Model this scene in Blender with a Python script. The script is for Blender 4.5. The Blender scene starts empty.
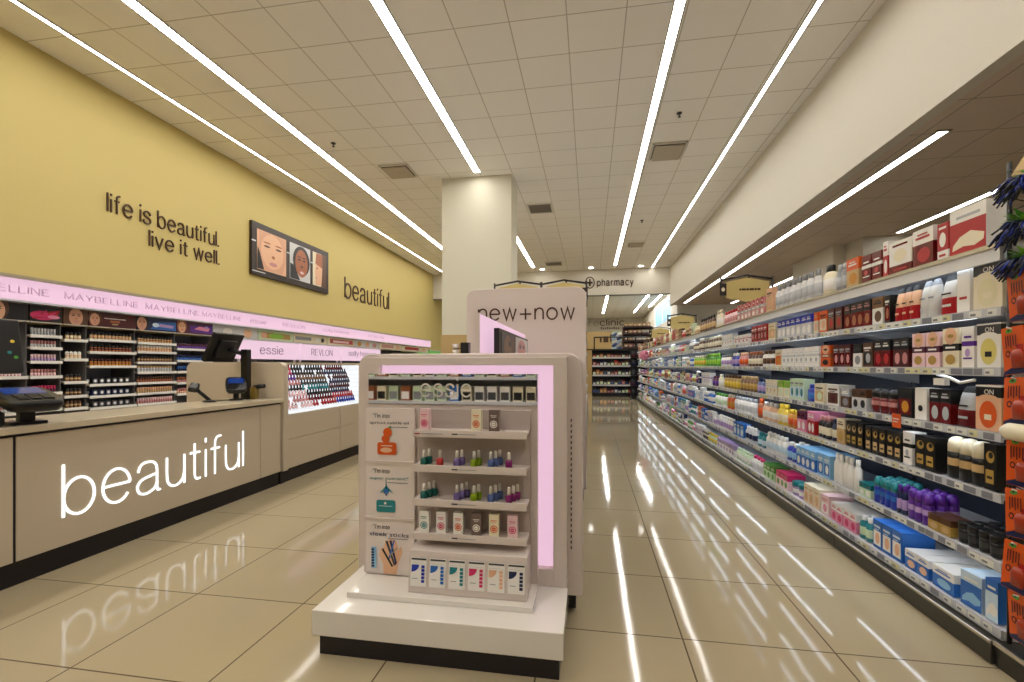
import bpy, bmesh, math, random
from mathutils import Vector, Matrix
R = random.Random(7)
PI = math.pi
sc = bpy.context.scene
COL = sc.collection
# ------------------------------------------------------------------ camera
FPX, YAW, HOR, EYE = 465.5, 0.1669, 365.5, 1.203
cd = bpy.data.cameras.new('camera'); cam = bpy.data.objects.new('camera', cd); COL.objects.link(cam)
cd.sensor_width = 36; cd.lens = FPX / 1024 * 36; cd.shift_y = (HOR - 341) / 1024; cd.clip_end = 200
cam.location = (0, 0, EYE); cam.rotation_euler = (PI / 2, 0, YAW); sc.camera = cam
CT, ST = math.cos(YAW), math.sin(YAW)
def depth_at(px, X):                      # world Y where the sight line through column px meets the plane x = X
    u = (px - 512) / FPX
    return X / (CT * u - ST) * (ST * u + CT)
sc.view_settings.view_transform = 'Standard'; sc.view_settings.look = 'None'
sc.view_settings.gamma = 1; sc.view_settings.use_curve_mapping = False; sc.view_settings.exposure = .9
# ------------------------------------------------------------------ materials
def lin(c):
    if isinstance(c, str):
        c = [int(c[i:i + 2], 16) / 255 for i in (0, 2, 4)]
    return tuple(x / 12.92 if x <= .04045 else ((x + .055) / 1.055) ** 2.4 for x in c)
PAL = dict(white='f0ede8', cream='e9dfc4', red='b01c22', darkred='6a1418', maroon='4a1016', black='121214', gold='b8954a', brown='5a3a26',
           tan='c9a877', orange='d9591c', royalblue='2036a8', blue='2b6cc0', lightblue='8fc1e6', paleblue='c9dff0', navy='16224e', teal='1c8088',
           green='4f9a35', lime='8fc83a', palegreen='cfe3c0', purple='5a2596', lilac='b79ad0', pink='e58fae', hotpink='cf2f68', palepink='f0cdd3',
           grey='8d8f94', silver='b9bdc4', lightgrey='cfd0d2', darkgrey='3b3c40', yellow='e2c33c', amber='c98a24', skin='d8a283', peach='e8b894', chrome='c8c8c8', copper='a5603a',
           rose='c98a8a', posterpaper='e6dbd6', seagreen='0f5a52', mauve='6c5a94', olive='7d9a10', steel='4a5f96', magenta='7a1560', scarlet='b82a2e', palecream='e2dab4', paleyellow='dccf78', offwhite='d6d4d0', taupe='75625c', plum='54203f', bronze='7a5636')
MAT = {}
def mat(name, col, rough=.45, metal=0., emit=0., noise=.0, spec=.5, coat=0.):
    if name in MAT: return MAT[name]
    m = bpy.data.materials.new(name); m.use_nodes = True; nt = m.node_tree
    b = nt.nodes['Principled BSDF']; c = lin(PAL.get(col, col)) if isinstance(col, str) else col
    b.inputs['Base Color'].default_value = (*c, 1); b.inputs['Roughness'].default_value = rough; b.inputs['Metallic'].default_value = metal
    b.inputs['Specular IOR Level'].default_value = spec
    if coat: b.inputs['Coat Weight'].default_value = coat; b.inputs['Coat Roughness'].default_value = .05
    if emit:
        b.inputs['Base Color'].default_value = (*[x * .3 for x in c], 1); b.inputs['Emission Color'].default_value = (*c, 1); b.inputs['Emission Strength'].default_value = emit
    if noise:
        n = nt.nodes.new('ShaderNodeTexNoise'); n.inputs['Scale'].default_value = 60
        tc = nt.nodes.new('ShaderNodeTexCoord'); nt.links.new(tc.outputs['Object'], n.inputs['Vector'])
        mx = nt.nodes.new('ShaderNodeMix'); mx.data_type = 'RGBA'
        mx.inputs['A'].default_value = (*[x * (1 - noise) for x in c], 1); mx.inputs['B'].default_value = (*[min(1, x * (1 + noise)) for x in c], 1)
        nt.links.new(n.outputs['Fac'], mx.inputs['Factor']); nt.links.new(mx.outputs['Result'], b.inputs['Base Color'])
    MAT[name] = m; return m
def P(c, rough=.35): return mat('print_' + c, c, rough)          # packaging colours
def lamp(name, col, s, other=None):
    m = mat(name, col, .5, emit=s); return m
W_ = lambda n, c, **k: mat(n, c, **k)
M_yellow = mat('yellow_wall_paint', 'ccba76', .65, noise=.02)
M_white = mat('warm_white_paint', 'd6d0c2', .6, noise=.015)
M_col = mat('column_paint', 'd6d2bf', .6, noise=.015)
M_cab = mat('beige_laminate', 'cdbfa8', .35, noise=.02)
M_top = mat('pale_worktop', 'cfc2a8', .18, noise=.04)
M_disp = mat('display_white_lacquer', 'd9cdc7', .3)
M_plat = mat('platform_gloss_white', 'e9e4de', .08, coat=.5)
M_blk = mat('black_plinth', '15121a', .4)
M_plast = mat('black_plastic', '0d0d0f', .35)
M_plast2 = mat('dark_grey_plastic', '1f2023', .4)
M_let = mat('brown_letters', '45280f', .4)
M_metal = mat('shelf_white_metal', 'e0e2e6', .35)
M_rail = mat('price_rail_grey', 'c6c8ce', .3)
M_tagw = mat('price_ticket_white', 'e4e4dc', .5); M_tagy = mat('price_ticket_yellow', 'd8d3a0', .5); M_tagg = mat('rail_slot_grey', '80828c', .35)
M_navy = mat('gondola_back_navy', '2a2f42', .5, noise=.05)
M_curb = mat('curb_dark_grey', '45433f', .3, metal=.5)
M_chrome = mat('curb_chrome', 'd0c8b8', .25, metal=.6)
M_wood = mat('tan_veneer', 'b99d68', .5, noise=.05)
M_dark = mat('dark_bracket_metal', '2b211c', .4)
M_sign = mat('sign_tan', 'cdb878', .5)
M_scr = mat('blue_screen', '2548a0', .15, emit=.2)
M_mirror = mat('mirror', (.85, .85, .85), .02, metal=1.)
M_light = lamp('strip_diffuser', (1., .955, .89), 15.5)
M_farlight = lamp('far_strip_diffuser', (1., .97, .92), 24.0)
M_lowlight = lamp('low_strip_diffuser', (1., .97, .93), 6.5)
M_led = lamp('shelf_led', (.82, .91, 1.), 4.4)
M_pink = lamp('pink_lit_acrylic', (1., .67, .86), .37)
M_pinkb = lamp('pink_sign_acrylic', (1., .71, .88), .37)
M_whitelit = lamp('white_lit_letters', (.93, .97, 1.), .9)
M_traylit = lamp('white_lit_tray', (.90, .95, 1.), .40)
M_green = lamp('green_lit_sign', 'print_green' and (.15, .5, .08), .3)
M_win = lamp('daylight_window', (.40, .74, .98), .36)
def grid_mat(name, base, line, t, ox, oy, w, rough, bump=0., var=.03, coat=0, ior=None, lrough=.6):
    m = bpy.data.materials.new(name); m.use_nodes = True; nt = m.node_tree; N = nt.nodes; L = nt.links; b = N['Principled BSDF']
    tc = N.new('ShaderNodeNewGeometry'); sp = N.new('ShaderNodeSeparateXYZ'); L.new(tc.outputs['Position'], sp.inputs[0])
    def ma(op, a, bb=None):
        n = N.new('ShaderNodeMath'); n.operation = op
        for i, x in enumerate((a, bb)):
            if x is None: continue
            if hasattr(x, 'links'): L.new(x, n.inputs[i])
            else: n.inputs[i].default_value = x
        return n.outputs[0]
    def dist(axis, o):
        q = ma('DIVIDE', ma('SUBTRACT', sp.outputs[axis], o), t)
        fr = ma('FRACT', q); d = ma('MINIMUM', fr, ma('SUBTRACT', 1., fr)); return ma('MULTIPLY', d, t), ma('FLOOR', q)
    dx, ix = dist(0, ox); dy, iy = dist(1, oy)
    mask = ma('LESS_THAN', ma('MINIMUM', dx, dy), w / 2)
    cmb = N.new('ShaderNodeCombineXYZ'); L.new(ix, cmb.inputs[0]); L.new(iy, cmb.inputs[1])
    wn = N.new('ShaderNodeTexWhiteNoise'); wn.noise_dimensions = '3D'; L.new(cmb.outputs[0], wn.inputs['Vector'])
    nz = N.new('ShaderNodeTexNoise'); nz.inputs['Scale'].default_value = 5; nz.inputs['Detail'].default_value = 4; L.new(tc.outputs['Position'], nz.inputs['Vector'])
    f = ma('ADD', ma('MULTIPLY', wn.outputs['Value'], .6), ma('MULTIPLY', nz.outputs['Fac'], .5))
    mx = N.new('ShaderNodeMix'); mx.data_type = 'RGBA'; c = lin(base)
    mx.inputs['A'].default_value = (*[x * (1 - var) for x in c], 1); mx.inputs['B'].default_value = (*[min(1, x * (1 + var)) for x in c], 1); L.new(f, mx.inputs['Factor'])
    m2 = N.new('ShaderNodeMix'); m2.data_type = 'RGBA'; L.new(mask, m2.inputs['Factor']); L.new(mx.outputs['Result'], m2.inputs['A']); m2.inputs['B'].default_value = (*lin(line), 1)
    L.new(m2.outputs['Result'], b.inputs['Base Color'])
    r = ma('ADD', ma('MULTIPLY', mask, lrough - rough), rough); L.new(r, b.inputs['Roughness'])
    if coat: b.inputs['Coat Weight'].default_value = coat; b.inputs['Coat Roughness'].default_value = .03
    if ior: b.inputs['IOR'].default_value = ior
    if bump:
        n2 = N.new('ShaderNodeTexNoise'); n2.inputs['Scale'].default_value = 3.2; n2.inputs['Detail'].default_value = 1.5; L.new(tc.outputs['Position'], n2.inputs['Vector'])
        bp = N.new('ShaderNodeBump'); bp.inputs['Strength'].default_value = bump; bp.inputs['Distance'].default_value = .01
        L.new(n2.outputs['Fac'], bp.inputs['Height']); L.new(bp.outputs['Normal'], b.inputs['Normal'])
    MAT[name] = m; return m
M_floor = grid_mat('polished_floor_tile', 'ab9d80', '54432a', .61, .40, .314, .007, .065, bump=.075, var=.035, ior=1.34)
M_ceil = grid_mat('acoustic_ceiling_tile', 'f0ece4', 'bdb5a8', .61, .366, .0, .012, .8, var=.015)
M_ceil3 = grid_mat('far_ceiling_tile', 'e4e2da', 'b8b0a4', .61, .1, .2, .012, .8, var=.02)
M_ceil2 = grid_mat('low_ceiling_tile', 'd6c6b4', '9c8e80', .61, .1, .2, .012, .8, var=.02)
# ------------------------------------------------------------------ letter skeletons
def arc(cx, cy, rx, ry, a0, a1, n=22): return [(cx + rx * math.cos(math.radians(a0 + (a1 - a0) * i / n)), cy + ry * math.sin(math.radians(a0 + (a1 - a0) * i / n))) for i in range(n + 1)]
def spl(p, n=5):
    o = []; q = [p[0]] + p + [p[-1]]
    for i in range(1, len(q) - 2):
        for j in range(n):
            t = j / n; o.append(tuple(.5 * (2 * q[i][k] + (q[i + 1][k] - q[i - 1][k]) * t + (2 * q[i - 1][k] - 5 * q[i][k] + 4 * q[i + 1][k] - q[i + 2][k]) * t * t + (3 * q[i][k] - q[i - 1][k] - 3 * q[i + 1][k] + q[i + 2][k]) * t ** 3) for k in (0, 1)))
    return o + [p[-1]]
SH = spl([(0, .55), (.07, .8), (.2, .95), (.38, 1.), (.56, .95), (.66, .82), (.7, .6)]) + [(.7, 0)]
GL = {'a': [spl([(.07, .72), (.12, .88), (.24, .98), (.42, 1.), (.6, .96), (.7, .85), (.73, .68)]) + [(.73, .14), (.76, .03), (.86, .02)], spl([(.73, .58), (.5, .54), (.2, .47), (.06, .33), (.05, .18), (.14, .05), (.32, 0), (.5, .04), (.66, .14), (.73, .3)])],
      'b': [[(0, 0), (0, 1.42)], arc(.41, .5, .41, .5, 180, -180, 30)], 'c': [arc(.42, .5, .42, .5, 42, 318)], 'e': [[(0, .53), (.84, .53)], arc(.42, .5, .42, .5, 4, 325, 28)],
      'f': [[(.2, 0), (.2, 1.12)] + spl([(.2, 1.12), (.23, 1.3), (.34, 1.4), (.5, 1.41)])[1:], [(0, .97), (.44, .97)]], 'h': [[(0, 0), (0, 1.42)], SH], 'i': [[(0, 0), (0, 1.)], [(0, 1.26), (0, 1.42)]], 'l': [[(0, 0), (0, 1.42)]],
      'm': [[(0, 0), (0, 1.)], [(x * .85, y) for x, y in SH], [(x * .85 + .595, y) for x, y in SH]], 'n': [[(0, 0), (0, 1.)], SH], 'o': [arc(.43, .5, .43, .5, 0, 360, 30)], 'p': [[(0, -.4), (0, 1.)], arc(.41, .5, .41, .5, 180, -180, 30)],
      'r': [[(0, 0), (0, 1.)], spl([(0, .5), (.06, .78), (.2, .94), (.42, .98)])], 's': [spl([(.68, .72), (.62, .88), (.5, .97), (.34, 1.), (.16, .95), (.07, .84), (.07, .70), (.16, .60), (.36, .53), (.57, .46), (.68, .37), (.71, .25), (.65, .10), (.5, .02), (.34, 0), (.15, .04), (.04, .15), (0, .29)])],
      't': [[(.2, 1.3), (.2, .25)] + spl([(.2, .25), (.22, .1), (.3, .02), (.46, .02)])[1:], [(0, .97), (.44, .97)]], 'u': [spl([(0, 1.), (0, .5), (.03, .2), (.14, .05), (.32, 0), (.5, .05), (.64, .2), (.7, .45)]), [(.7, 0), (.7, 1.)]],
      'v': [[(0, 1), (.37, 0), (.74, 1)]], 'w': [[(0, 1), (.28, 0), (.56, 1), (.84, 0), (1.12, 1)]], 'x': [[(0, 0), (.7, 1)], [(0, 1), (.7, 0)]], 'y': [[(0, 1), (.37, .05)], [(.74, 1), (.3, -.25), (.2, -.38), (.06, -.39)]], '+': [[(0, .5), (1., .5)], [(.5, 0), (.5, 1.)]], '.': [[(0, -.02), (0, .14)]],
      'M': [[(0, 0), (0, 1.4), (.5, .1), (1., 1.4), (1., 0)]], 'A': [[(0, 0), (.5, 1.4), (1., 0)], [(.18, .5), (.82, .5)]], 'Y': [[(0, 1.4), (.45, .6), (.9, 1.4)], [(.45, .6), (.45, 0)]], 'B': [[(0, 0), (0, 1.4), (.5, 1.4), (.72, 1.25), (.72, .9), (.5, .75), (0, .75)], [(.5, .75), (.78, .6), (.78, .15), (.5, 0), (0, 0)]],
      'E': [[(.75, 0), (0, 0), (0, 1.4), (.75, 1.4)], [(0, .72), (.68, .72)]], 'L': [[(0, 1.4), (0, 0), (.65, 0)]], 'I': [[(0, 0), (0, 1.4)]], 'N': [[(0, 0), (0, 1.4), (.85, 0), (.85, 1.4)]], 'R': [[(0, 0), (0, 1.4), (.55, 1.4), (.78, 1.22), (.78, .9), (.55, .72), (0, .72)], [(.45, .72), (.82, 0)]],
      'V': [[(0, 1.4), (.45, 0), (.9, 1.4)]], 'O': [arc(.55, .7, .55, .7, 0, 360, 28)]}
# ------------------------------------------------------------------ mesh builder
class MB:
    def __init__(s): s.v = []; s.f = []; s.mi = []; s.sm = []; s.mats = []
    def mid(s, m):
        if m not in s.mats: s.mats.append(m)
        return s.mats.index(m)
    def poly(s, pts, m, smooth=False):
        k = len(s.v); s.v += [tuple(p) for p in pts]; s.f.append(tuple(range(k, k + len(pts)))); s.mi.append(s.mid(m)); s.sm.append(smooth)
    def box(s, a, b, m, front=None):
        x0, y0, z0 = a; x1, y1, z1 = b
        k = len(s.v); s.v += [(x, y, z) for z in (z0, z1) for y in (y0, y1) for x in (x0, x1)]
        for q in ((0, 2, 3, 1), (4, 5, 7, 6), (0, 1, 5, 4), (2, 6, 7, 3), (0, 4, 6, 2), (1, 3, 7, 5)):
            s.f.append(tuple(k + i for i in q)); s.mi.append(s.mid(m)); s.sm.append(False)
        return s
    def loft(s, secs, m, N=16, pw=2., cap=True, smooth=True, org=(0, 0, 0)):
        """secs: (z, rx, ry, material-of-the-band-above or None)"""
        k = len(s.v)
        for z, rx, ry, *_ in secs:
            for i in range(N):
                if N == 4:
                    x, y = ((-1, -1), (1, -1), (1, 1), (-1, 1))[i]
                else:
                    t = 2 * PI * i / N; c, d = math.cos(t), math.sin(t)
                    x = math.copysign(abs(c) ** (2 / pw), c); y = math.copysign(abs(d) ** (2 / pw), d)
                s.v.append((org[0] + x * rx, org[1] + y * ry, org[2] + z))
        for j in range(len(secs) - 1):
            mm = secs[j][3] if len(secs[j]) > 3 and secs[j][3] else m
            for i in range(N):
                s.f.append((k + j * N + i, k + j * N + (i + 1) % N, k + (j + 1) * N + (i + 1) % N, k + (j + 1) * N + i)); s.mi.append(s.mid(mm)); s.sm.append(smooth and N > 4)
        if cap:
            s.f.append(tuple(k + i for i in reversed(range(N)))); s.mi.append(s.mid(secs[0][3] if len(secs[0]) > 3 and secs[0][3] else m)); s.sm.append(False)
            e = k + (len(secs) - 1) * N
            l = secs[-1]; s.f.append(tuple(e + i for i in range(N))); s.mi.append(s.mid(l[3] if len(l) > 3 and l[3] else (secs[-2][3] if len(secs[-2]) > 3 and secs[-2][3] else m))); s.sm.append(False)
        return s
    def tube(s, pts, r, m, n=8):
        pts = [Vector(p) for p in pts]; k = len(s.v); up = Vector((0, 0, 1))
        for i, p in enumerate(pts):
            d = (pts[min(i + 1, len(pts) - 1)] - pts[max(i - 1, 0)]).normalized()
            a = d.cross(up if abs(d.z) < .95 else Vector((1, 0, 0))).normalized(); b = d.cross(a)
            for j in range(n):
                t = 2 * PI * j / n; s.v.append(tuple(p + (a * math.cos(t) + b * math.sin(t)) * r))
        for i in range(len(pts) - 1):
            for j in range(n):
                s.f.append((k + i * n + j, k + (i + 1) * n + j, k + (i + 1) * n + (j + 1) % n, k + i * n + (j + 1) % n)); s.mi.append(s.mid(m)); s.sm.append(True)
        for e, rev in ((0, False), (len(pts) - 1, True)):
            q = [k + e * n + j for j in range(n)]; s.f.append(tuple(reversed(q) if rev else q)); s.mi.append(s.mid(m)); s.sm.append(False)
        return s
    def prism(s, F, pts, t0, t1, m, mside=None):
        """polygon pts (a,b) in frame F, from normal offset t0 to t1"""
        n = len(pts); k = len(s.v)
        s.v += [F(a, b, t0) for a, b in pts] + [F(a, b, t1) for a, b in pts]
        s.f.append(tuple(k + i for i in reversed(range(n)))); s.mi.append(s.mid(m)); s.sm.append(False)
        s.f.append(tuple(k + n + i for i in range(n))); s.mi.append(s.mid(m)); s.sm.append(False)
        for i in range(n):
            s.f.append((k + i, k + (i + 1) % n, k + n + (i + 1) % n, k + n + i)); s.mi.append(s.mid(mside or m)); s.sm.append(False)
        return s
    def text(s, F, body, x0, y0, x1, y1, m, depth=.004, off=0., t0=0.):
        c = bpy.data.curves.new('t', 'FONT'); c.body = body; c.size = 1; c.extrude = .5; c.offset = off; c.resolution_u = 3
        o = bpy.data.objects.new('t', c); COL.objects.link(o); dg = bpy.context.evaluated_depsgraph_get(); dg.update()
        me = bpy.data.meshes.new_from_object(o.evaluated_get(dg)); xs = [v.co.x for v in me.vertices]; ys = [v.co.y for v in me.vertices]
        a0, a1, b0, b1 = min(xs), max(xs), min(ys), max(ys); k = len(s.v)
        for v in me.vertices:
            s.v.append(F(x0 + (v.co.x - a0) / (a1 - a0) * (x1 - x0), y0 + (v.co.y - b0) / (b1 - b0) * (y1 - y0), t0 + (v.co.z + .5) * depth))
        for p in me.polygons:
            s.f.append(tuple(k + i for i in p.vertices)); s.mi.append(s.mid(m)); s.sm.append(False)
        bpy.data.objects.remove(o); bpy.data.curves.remove(c); bpy.data.meshes.remove(me); return s
    def words(s, F, body, x0, y0, x1, y1, m, depth=.004, sw=.15, t0=0., base=None):
        """grotesque lettering drawn with strokes of width sw (x-height = 1), fitted to the box"""
        paths = []; x = 0.
        for ch in body:
            if ch == ' ': x += .5; continue
            g = GL[ch]; xs = [p[0] for q in g for p in q]; mn, mxx = min(xs), max(xs)
            paths += [[(a - mn + x, b) for a, b in q] for q in g]; x += mxx - mn + .17 + sw * 1.15
        hw = sw / 2; strips = []
        for q in paths:
            n = len(q); L_, R_ = [], []
            for i in range(n):
                d0 = Vector((q[i][0] - q[i - 1][0], q[i][1] - q[i - 1][1])) if i else None
                d1 = Vector((q[i + 1][0] - q[i][0], q[i + 1][1] - q[i][1])) if i < n - 1 else None
                d0 = d0.normalized() if d0 else d1.normalized(); d1 = d1.normalized() if d1 else d0
                t = (d0 + d1).normalized() if (d0 + d1).length > .2 else d1; k = hw / max(.35, t.dot(d1)); nx, ny = -t.y * k, t.x * k
                L_.append((q[i][0] + nx, q[i][1] + ny)); R_.append((q[i][0] - nx, q[i][1] - ny))
            strips.append((L_, R_))
        al = [p for L_, R_ in strips for p in L_ + R_]; a0, a1 = min(p[0] for p in al), max(p[0] for p in al); b0, b1 = min(p[1] for p in al), max(p[1] for p in al)
        f = lambda p: (x0 + (p[0] - a0) / (a1 - a0) * (x1 - x0), y0 + (p[1] - b0) / (b1 - b0) * (y1 - y0))
        for L_, R_ in strips:
            n = len(L_); L_ = [f(p) for p in L_]; R_ = [f(p) for p in R_]; k = len(s.v)
            for i in range(n): s.v += [F(*R_[i], t0 + depth), F(*L_[i], t0 + depth), F(*L_[i], t0), F(*R_[i], t0)]
            for i in range(n - 1):
                o, e = k + i * 4, k + i * 4 + 4
                for a, b in ((0, 1), (1, 2), (2, 3), (3, 0)): s.f.append((o + a, o + b, e + b, e + a)); s.mi.append(s.mid(m)); s.sm.append(False)
            for o in (k, k + (n - 1) * 4): s.f.append((o, o + 1, o + 2, o + 3)); s.mi.append(s.mid(m)); s.sm.append(False)
        return s
    def mesh(s, name):
        me = bpy.data.meshes.new(name); me.from_pydata(s.v, [], s.f)
        for m in s.mats: me.materials.append(m)
        me.polygons.foreach_set('material_index', s.mi); me.polygons.foreach_set('use_smooth', s.sm); me.update(); return me
    def build(s, name, parent=None, loc=None, rotz=0., bevel=0., kind=None, label=None, cat=None, group=None):
        o = bpy.data.objects.new(name, s.mesh(name)); COL.objects.link(o)
        if loc is not None: o.location = loc
        if rotz: o.rotation_euler = (0, 0, rotz)
        if bevel:
            b = o.modifiers.new('bevel', 'BEVEL'); b.width = bevel; b.segments = 2; b.limit_method = 'ANGLE'; b.angle_limit = 1.0
        if parent: o.parent = parent
        if kind: o['kind'] = kind
        return tag(o, label, cat, group)
def tag(o, label=None, cat=None, group=None):
    if label: o['label'] = label
    if cat: o['category'] = cat
    if group: o['group'] = group
    return o
def thing(name, label, cat, loc=(0, 0, 0), group=None):
    o = bpy.data.objects.new(name, None); COL.objects.link(o); o.location = loc; o.empty_display_size = .1
    return tag(o, label, cat, group)
def Bx(a, b, m): return MB().box(a, b, m)
def FR(o, u, v):
    o, u, v = Vector(o), Vector(u), Vector(v); n = u.cross(v)
    return lambda a, b, c=0.: tuple(o + u * a + v * b + n * c)
UX, UY, UZ = Vector((1, 0, 0)), Vector((0, 1, 0)), Vector((0, 0, 1))
def F_cam(x, y, z): return FR((x, y, z), UX, UZ)          # faces -y (towards the entrance)
def F_left(x, y, z): return FR((x, y, z), UY, UZ)         # on the left, faces +x
def F_right(x, y, z): return FR((x, y, z), -UY, UZ)       # on the right, faces -x
def ell(cx, cy, rx, ry, n=18, rot=0.):
    c, s_ = math.cos(rot), math.sin(rot); o = []
    for i in range(n):
        t = 2 * PI * i / n; a, b = rx * math.cos(t), ry * math.sin(t); o.append((cx + a * c - b * s_, cy + a * s_ + b * c))
    return o
def rect(x0, y0, x1, y1): return [(x0, y0), (x1, y0), (x1, y1), (x0, y1)]
def rrect(x0, y0, x1, y1, r, corners=(1, 1, 1, 1), n=6):
    o = []
    for (cx, cy, a0, on, px, py) in ((x0 + r, y0 + r, PI, corners[0], x0, y0), (x1 - r, y0 + r, 1.5 * PI, corners[1], x1, y0), (x1 - r, y1 - r, 0, corners[2], x1, y1), (x0 + r, y1 - r, .5 * PI, corners[3], x0, y1)):
        if not on: o.append((px, py)); continue
        for i in range(n + 1):
            t = a0 + .5 * PI * i / n; o.append((cx + r * math.cos(t), cy + r * math.sin(t)))
    return o
def paint(mb, F, els, t=.0008, dt=.0005):
    """flat printed shapes, each a little proud of the one before"""
    for e in els:
        if e[0] == 'r': p = rect(*e[1:5]); m = P(e[5])
        elif e[0] == 'e': p = ell(*e[1:5], 18, e[6] if len(e) > 6 else 0); m = P(e[5])
        elif e[0] == 'p': p = e[1]; m = P(e[2])
        elif e[0] == 't':
            mb.text(F, e[1], *e[2:6], P(e[6]), depth=.0004, t0=t); t += dt; continue
        mb.poly([F(a, b, t) for a, b in p], m); t += dt
    return t
def face_els(cx, cy, s, skin, hair, lip, up=1):
    return [('e', cx, cy + .12 * s, .52 * s, .62 * s, hair), ('e', cx, cy, .37 * s, .50 * s, skin), ('e', cx - .15 * s, cy + .08 * s, .075 * s, .03 * s, 'brown'),
            ('e', cx + .15 * s, cy + .08 * s, .075 * s, .03 * s, 'brown'), ('e', cx - .15 * s, cy + .17 * s, .10 * s, .018 * s, hair), ('e', cx + .15 * s, cy + .17 * s, .10 * s, .018 * s, hair),
            ('e', cx, cy - .08 * s, .05 * s, .035 * s, 'copper'), ('e', cx, cy - .24 * s, .12 * s, .045 * s, lip)]
# ------------------------------------------------------------------ the setting
XL, XB, CZ, LZ, YN, YF = -6.28, 2.92, 4.86, 3.43, -5.0, 18.05
S = lambda mb, n, **k: mb.build(n, kind='structure', **k)
S(Bx((XL - .1, YN, -.1), (9, 31, 0), M_floor), 'floor')
S(Bx((XL - .1, YN, CZ), (XB + .1, YF + .15, CZ + .1), M_ceil), 'ceiling')
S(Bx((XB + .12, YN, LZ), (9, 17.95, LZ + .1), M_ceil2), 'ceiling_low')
S(Bx((XL - .1, YN, 0), (XL, 31, CZ), M_yellow), 'wall_left')
b = Bx((XB, YN, LZ), (XB + .12, YF + .15, CZ), M_white); S(b, 'wall_right_bulkhead')
S(Bx((XL, YF, 3.89), (XB, YF + .15, CZ), M_white), 'wall_back_header')
S(Bx((XL, YF - .012, 3.86), (XB, YF + .16, 3.89), mat('header_trim', '5b544c', .4)), 'trim_1')
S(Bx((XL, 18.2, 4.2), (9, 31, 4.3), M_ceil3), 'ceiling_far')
S(Bx((XL, 30, 0), (9, 30.1, 4.2), M_white), 'wall_far')
b = Bx((3.2, 18.2, 0), (3.3, 30, 3.08), M_white); b.box((3.2, 18.2, 3.95), (3.3, 30, 4.2), M_white); b.box((3.2, 24.2, 3.08), (3.3, 30, 3.95), M_white); b.box((3.2, 18.2, 3.08), (3.3, 19.5, 3.95), M_white); S(b, 'wall_far_right')
win = S(Bx((3.22, 19.5, 3.08), (3.26, 24.2, 3.95), M_win), 'window_1')
fr = MB()
for z in (3.08, 3.91): fr.box((3.19, 19.5, z), (3.22, 24.2, z + .04), M_metal)
for y in (19.5, 21.8, 24.16): fr.box((3.19, y, 3.08), (3.22, y + .04, 3.95), M_metal)
fr.build('window_frame', win)
S(Bx((9, YN, 0), (9.1, 31, LZ + .9), M_white), 'wall_right')
S(Bx((3.3, 19.5, 0), (9, 19.6, 4.2), M_white), 'wall_back_right')
S(Bx((XL - .1, YN - .1, 0), (9, YN, CZ), M_white), 'wall_front')
S(Bx((4.42, 9.47, 0), (6.2, 11.2, LZ), M_white).box((4.64, 8.93, 0), (8.9, 9.47, LZ), M_white), 'wall_stub_right')
# column with veneered base
b = Bx((-2.87, 8.77, 1.8), (-1.49, 9.5, CZ), M_col); S(b, 'column')
S(Bx((-2.885, 8.755, 0), (-1.475, 9.515, 1.8), M_wood), 'column_cladding')
M_lframe = mat('light_frame_grey', '9b968c', .5)
# ------------------------------------------------------------------ ceiling lights and fittings
def strip(x, y0, y1, w, z, m, lab, deep=0.):
    t = thing('linear_ceiling_light', lab, 'ceiling light', (x, y0, z), 'linear ceiling lights')
    L = y1 - y0; h = w / 2
    f = MB()
    for a, c in ((-h - .014, -h), (h, h + .014)): f.box((a, -.02, -.012), (c, L + .02, .004), M_lframe)
    for a, c in ((-.02, 0), (L, L + .02)): f.box((-h - .02, a, -.012), (h + .02, c, .004), M_lframe)
    f.build('frame', t)
    Bx((-h, 0, -.008), (h, L, -.001), m).build('diffuser', t)
strip(.888, -4, 17.33, (.095), CZ, M_light, 'long linear ceiling light above the right-hand aisle, fourth strip from the yellow wall')
strip(-2.11, -4, 8.56, .118, CZ, M_light, 'linear ceiling light ending at the front of the white column')
strip(-2.095, 9.6, 17.2, .118, CZ, M_light, 'shorter linear ceiling light starting behind the white column')
strip(2.265, -4, 17.95, .048, CZ, M_light, 'slim linear ceiling light closest to the cream bulkhead on the high ceiling')
strip(-4.55, -4, 17.3, .125, CZ, M_light, 'wide linear ceiling light, second strip out from the yellow wall')
strip(-5.69, -4, 17.4, .048, CZ, M_light, 'slim linear ceiling light running closest to the yellow wall')
strip(3.30, 5.03, 17.3, .09, LZ, M_lowlight, 'long low-ceiling strip light just under the cream bulkhead edge')
strip(5.08, 6.7, 8.75, .09, LZ, M_lowlight, 'short low-ceiling strip light behind the blue bristly bundles, above the red cartons')
strip(5.03, 10.8, 14.2, .09, LZ, M_lowlight, 'low-ceiling strip light meeting the tan hanging sign over the shelves')
strip(4.97, 16.3, 17.7, .09, LZ, M_lowlight, 'shortest low-ceiling strip light seen below the tan hanging sign')
strip(.72, 19.2, 27.2, .10, 4.2, M_farlight, 'strip light beyond the pharmacy header, first from the letters side')
strip(2.42, 19.2, 27, .10, 4.2, M_farlight, 'strip light beyond the pharmacy header, middle one of three')
strip(2.95, 18.6, 24.5, .08, 4.2, M_farlight, 'strip light beyond the pharmacy header, beside the blue window')
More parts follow.
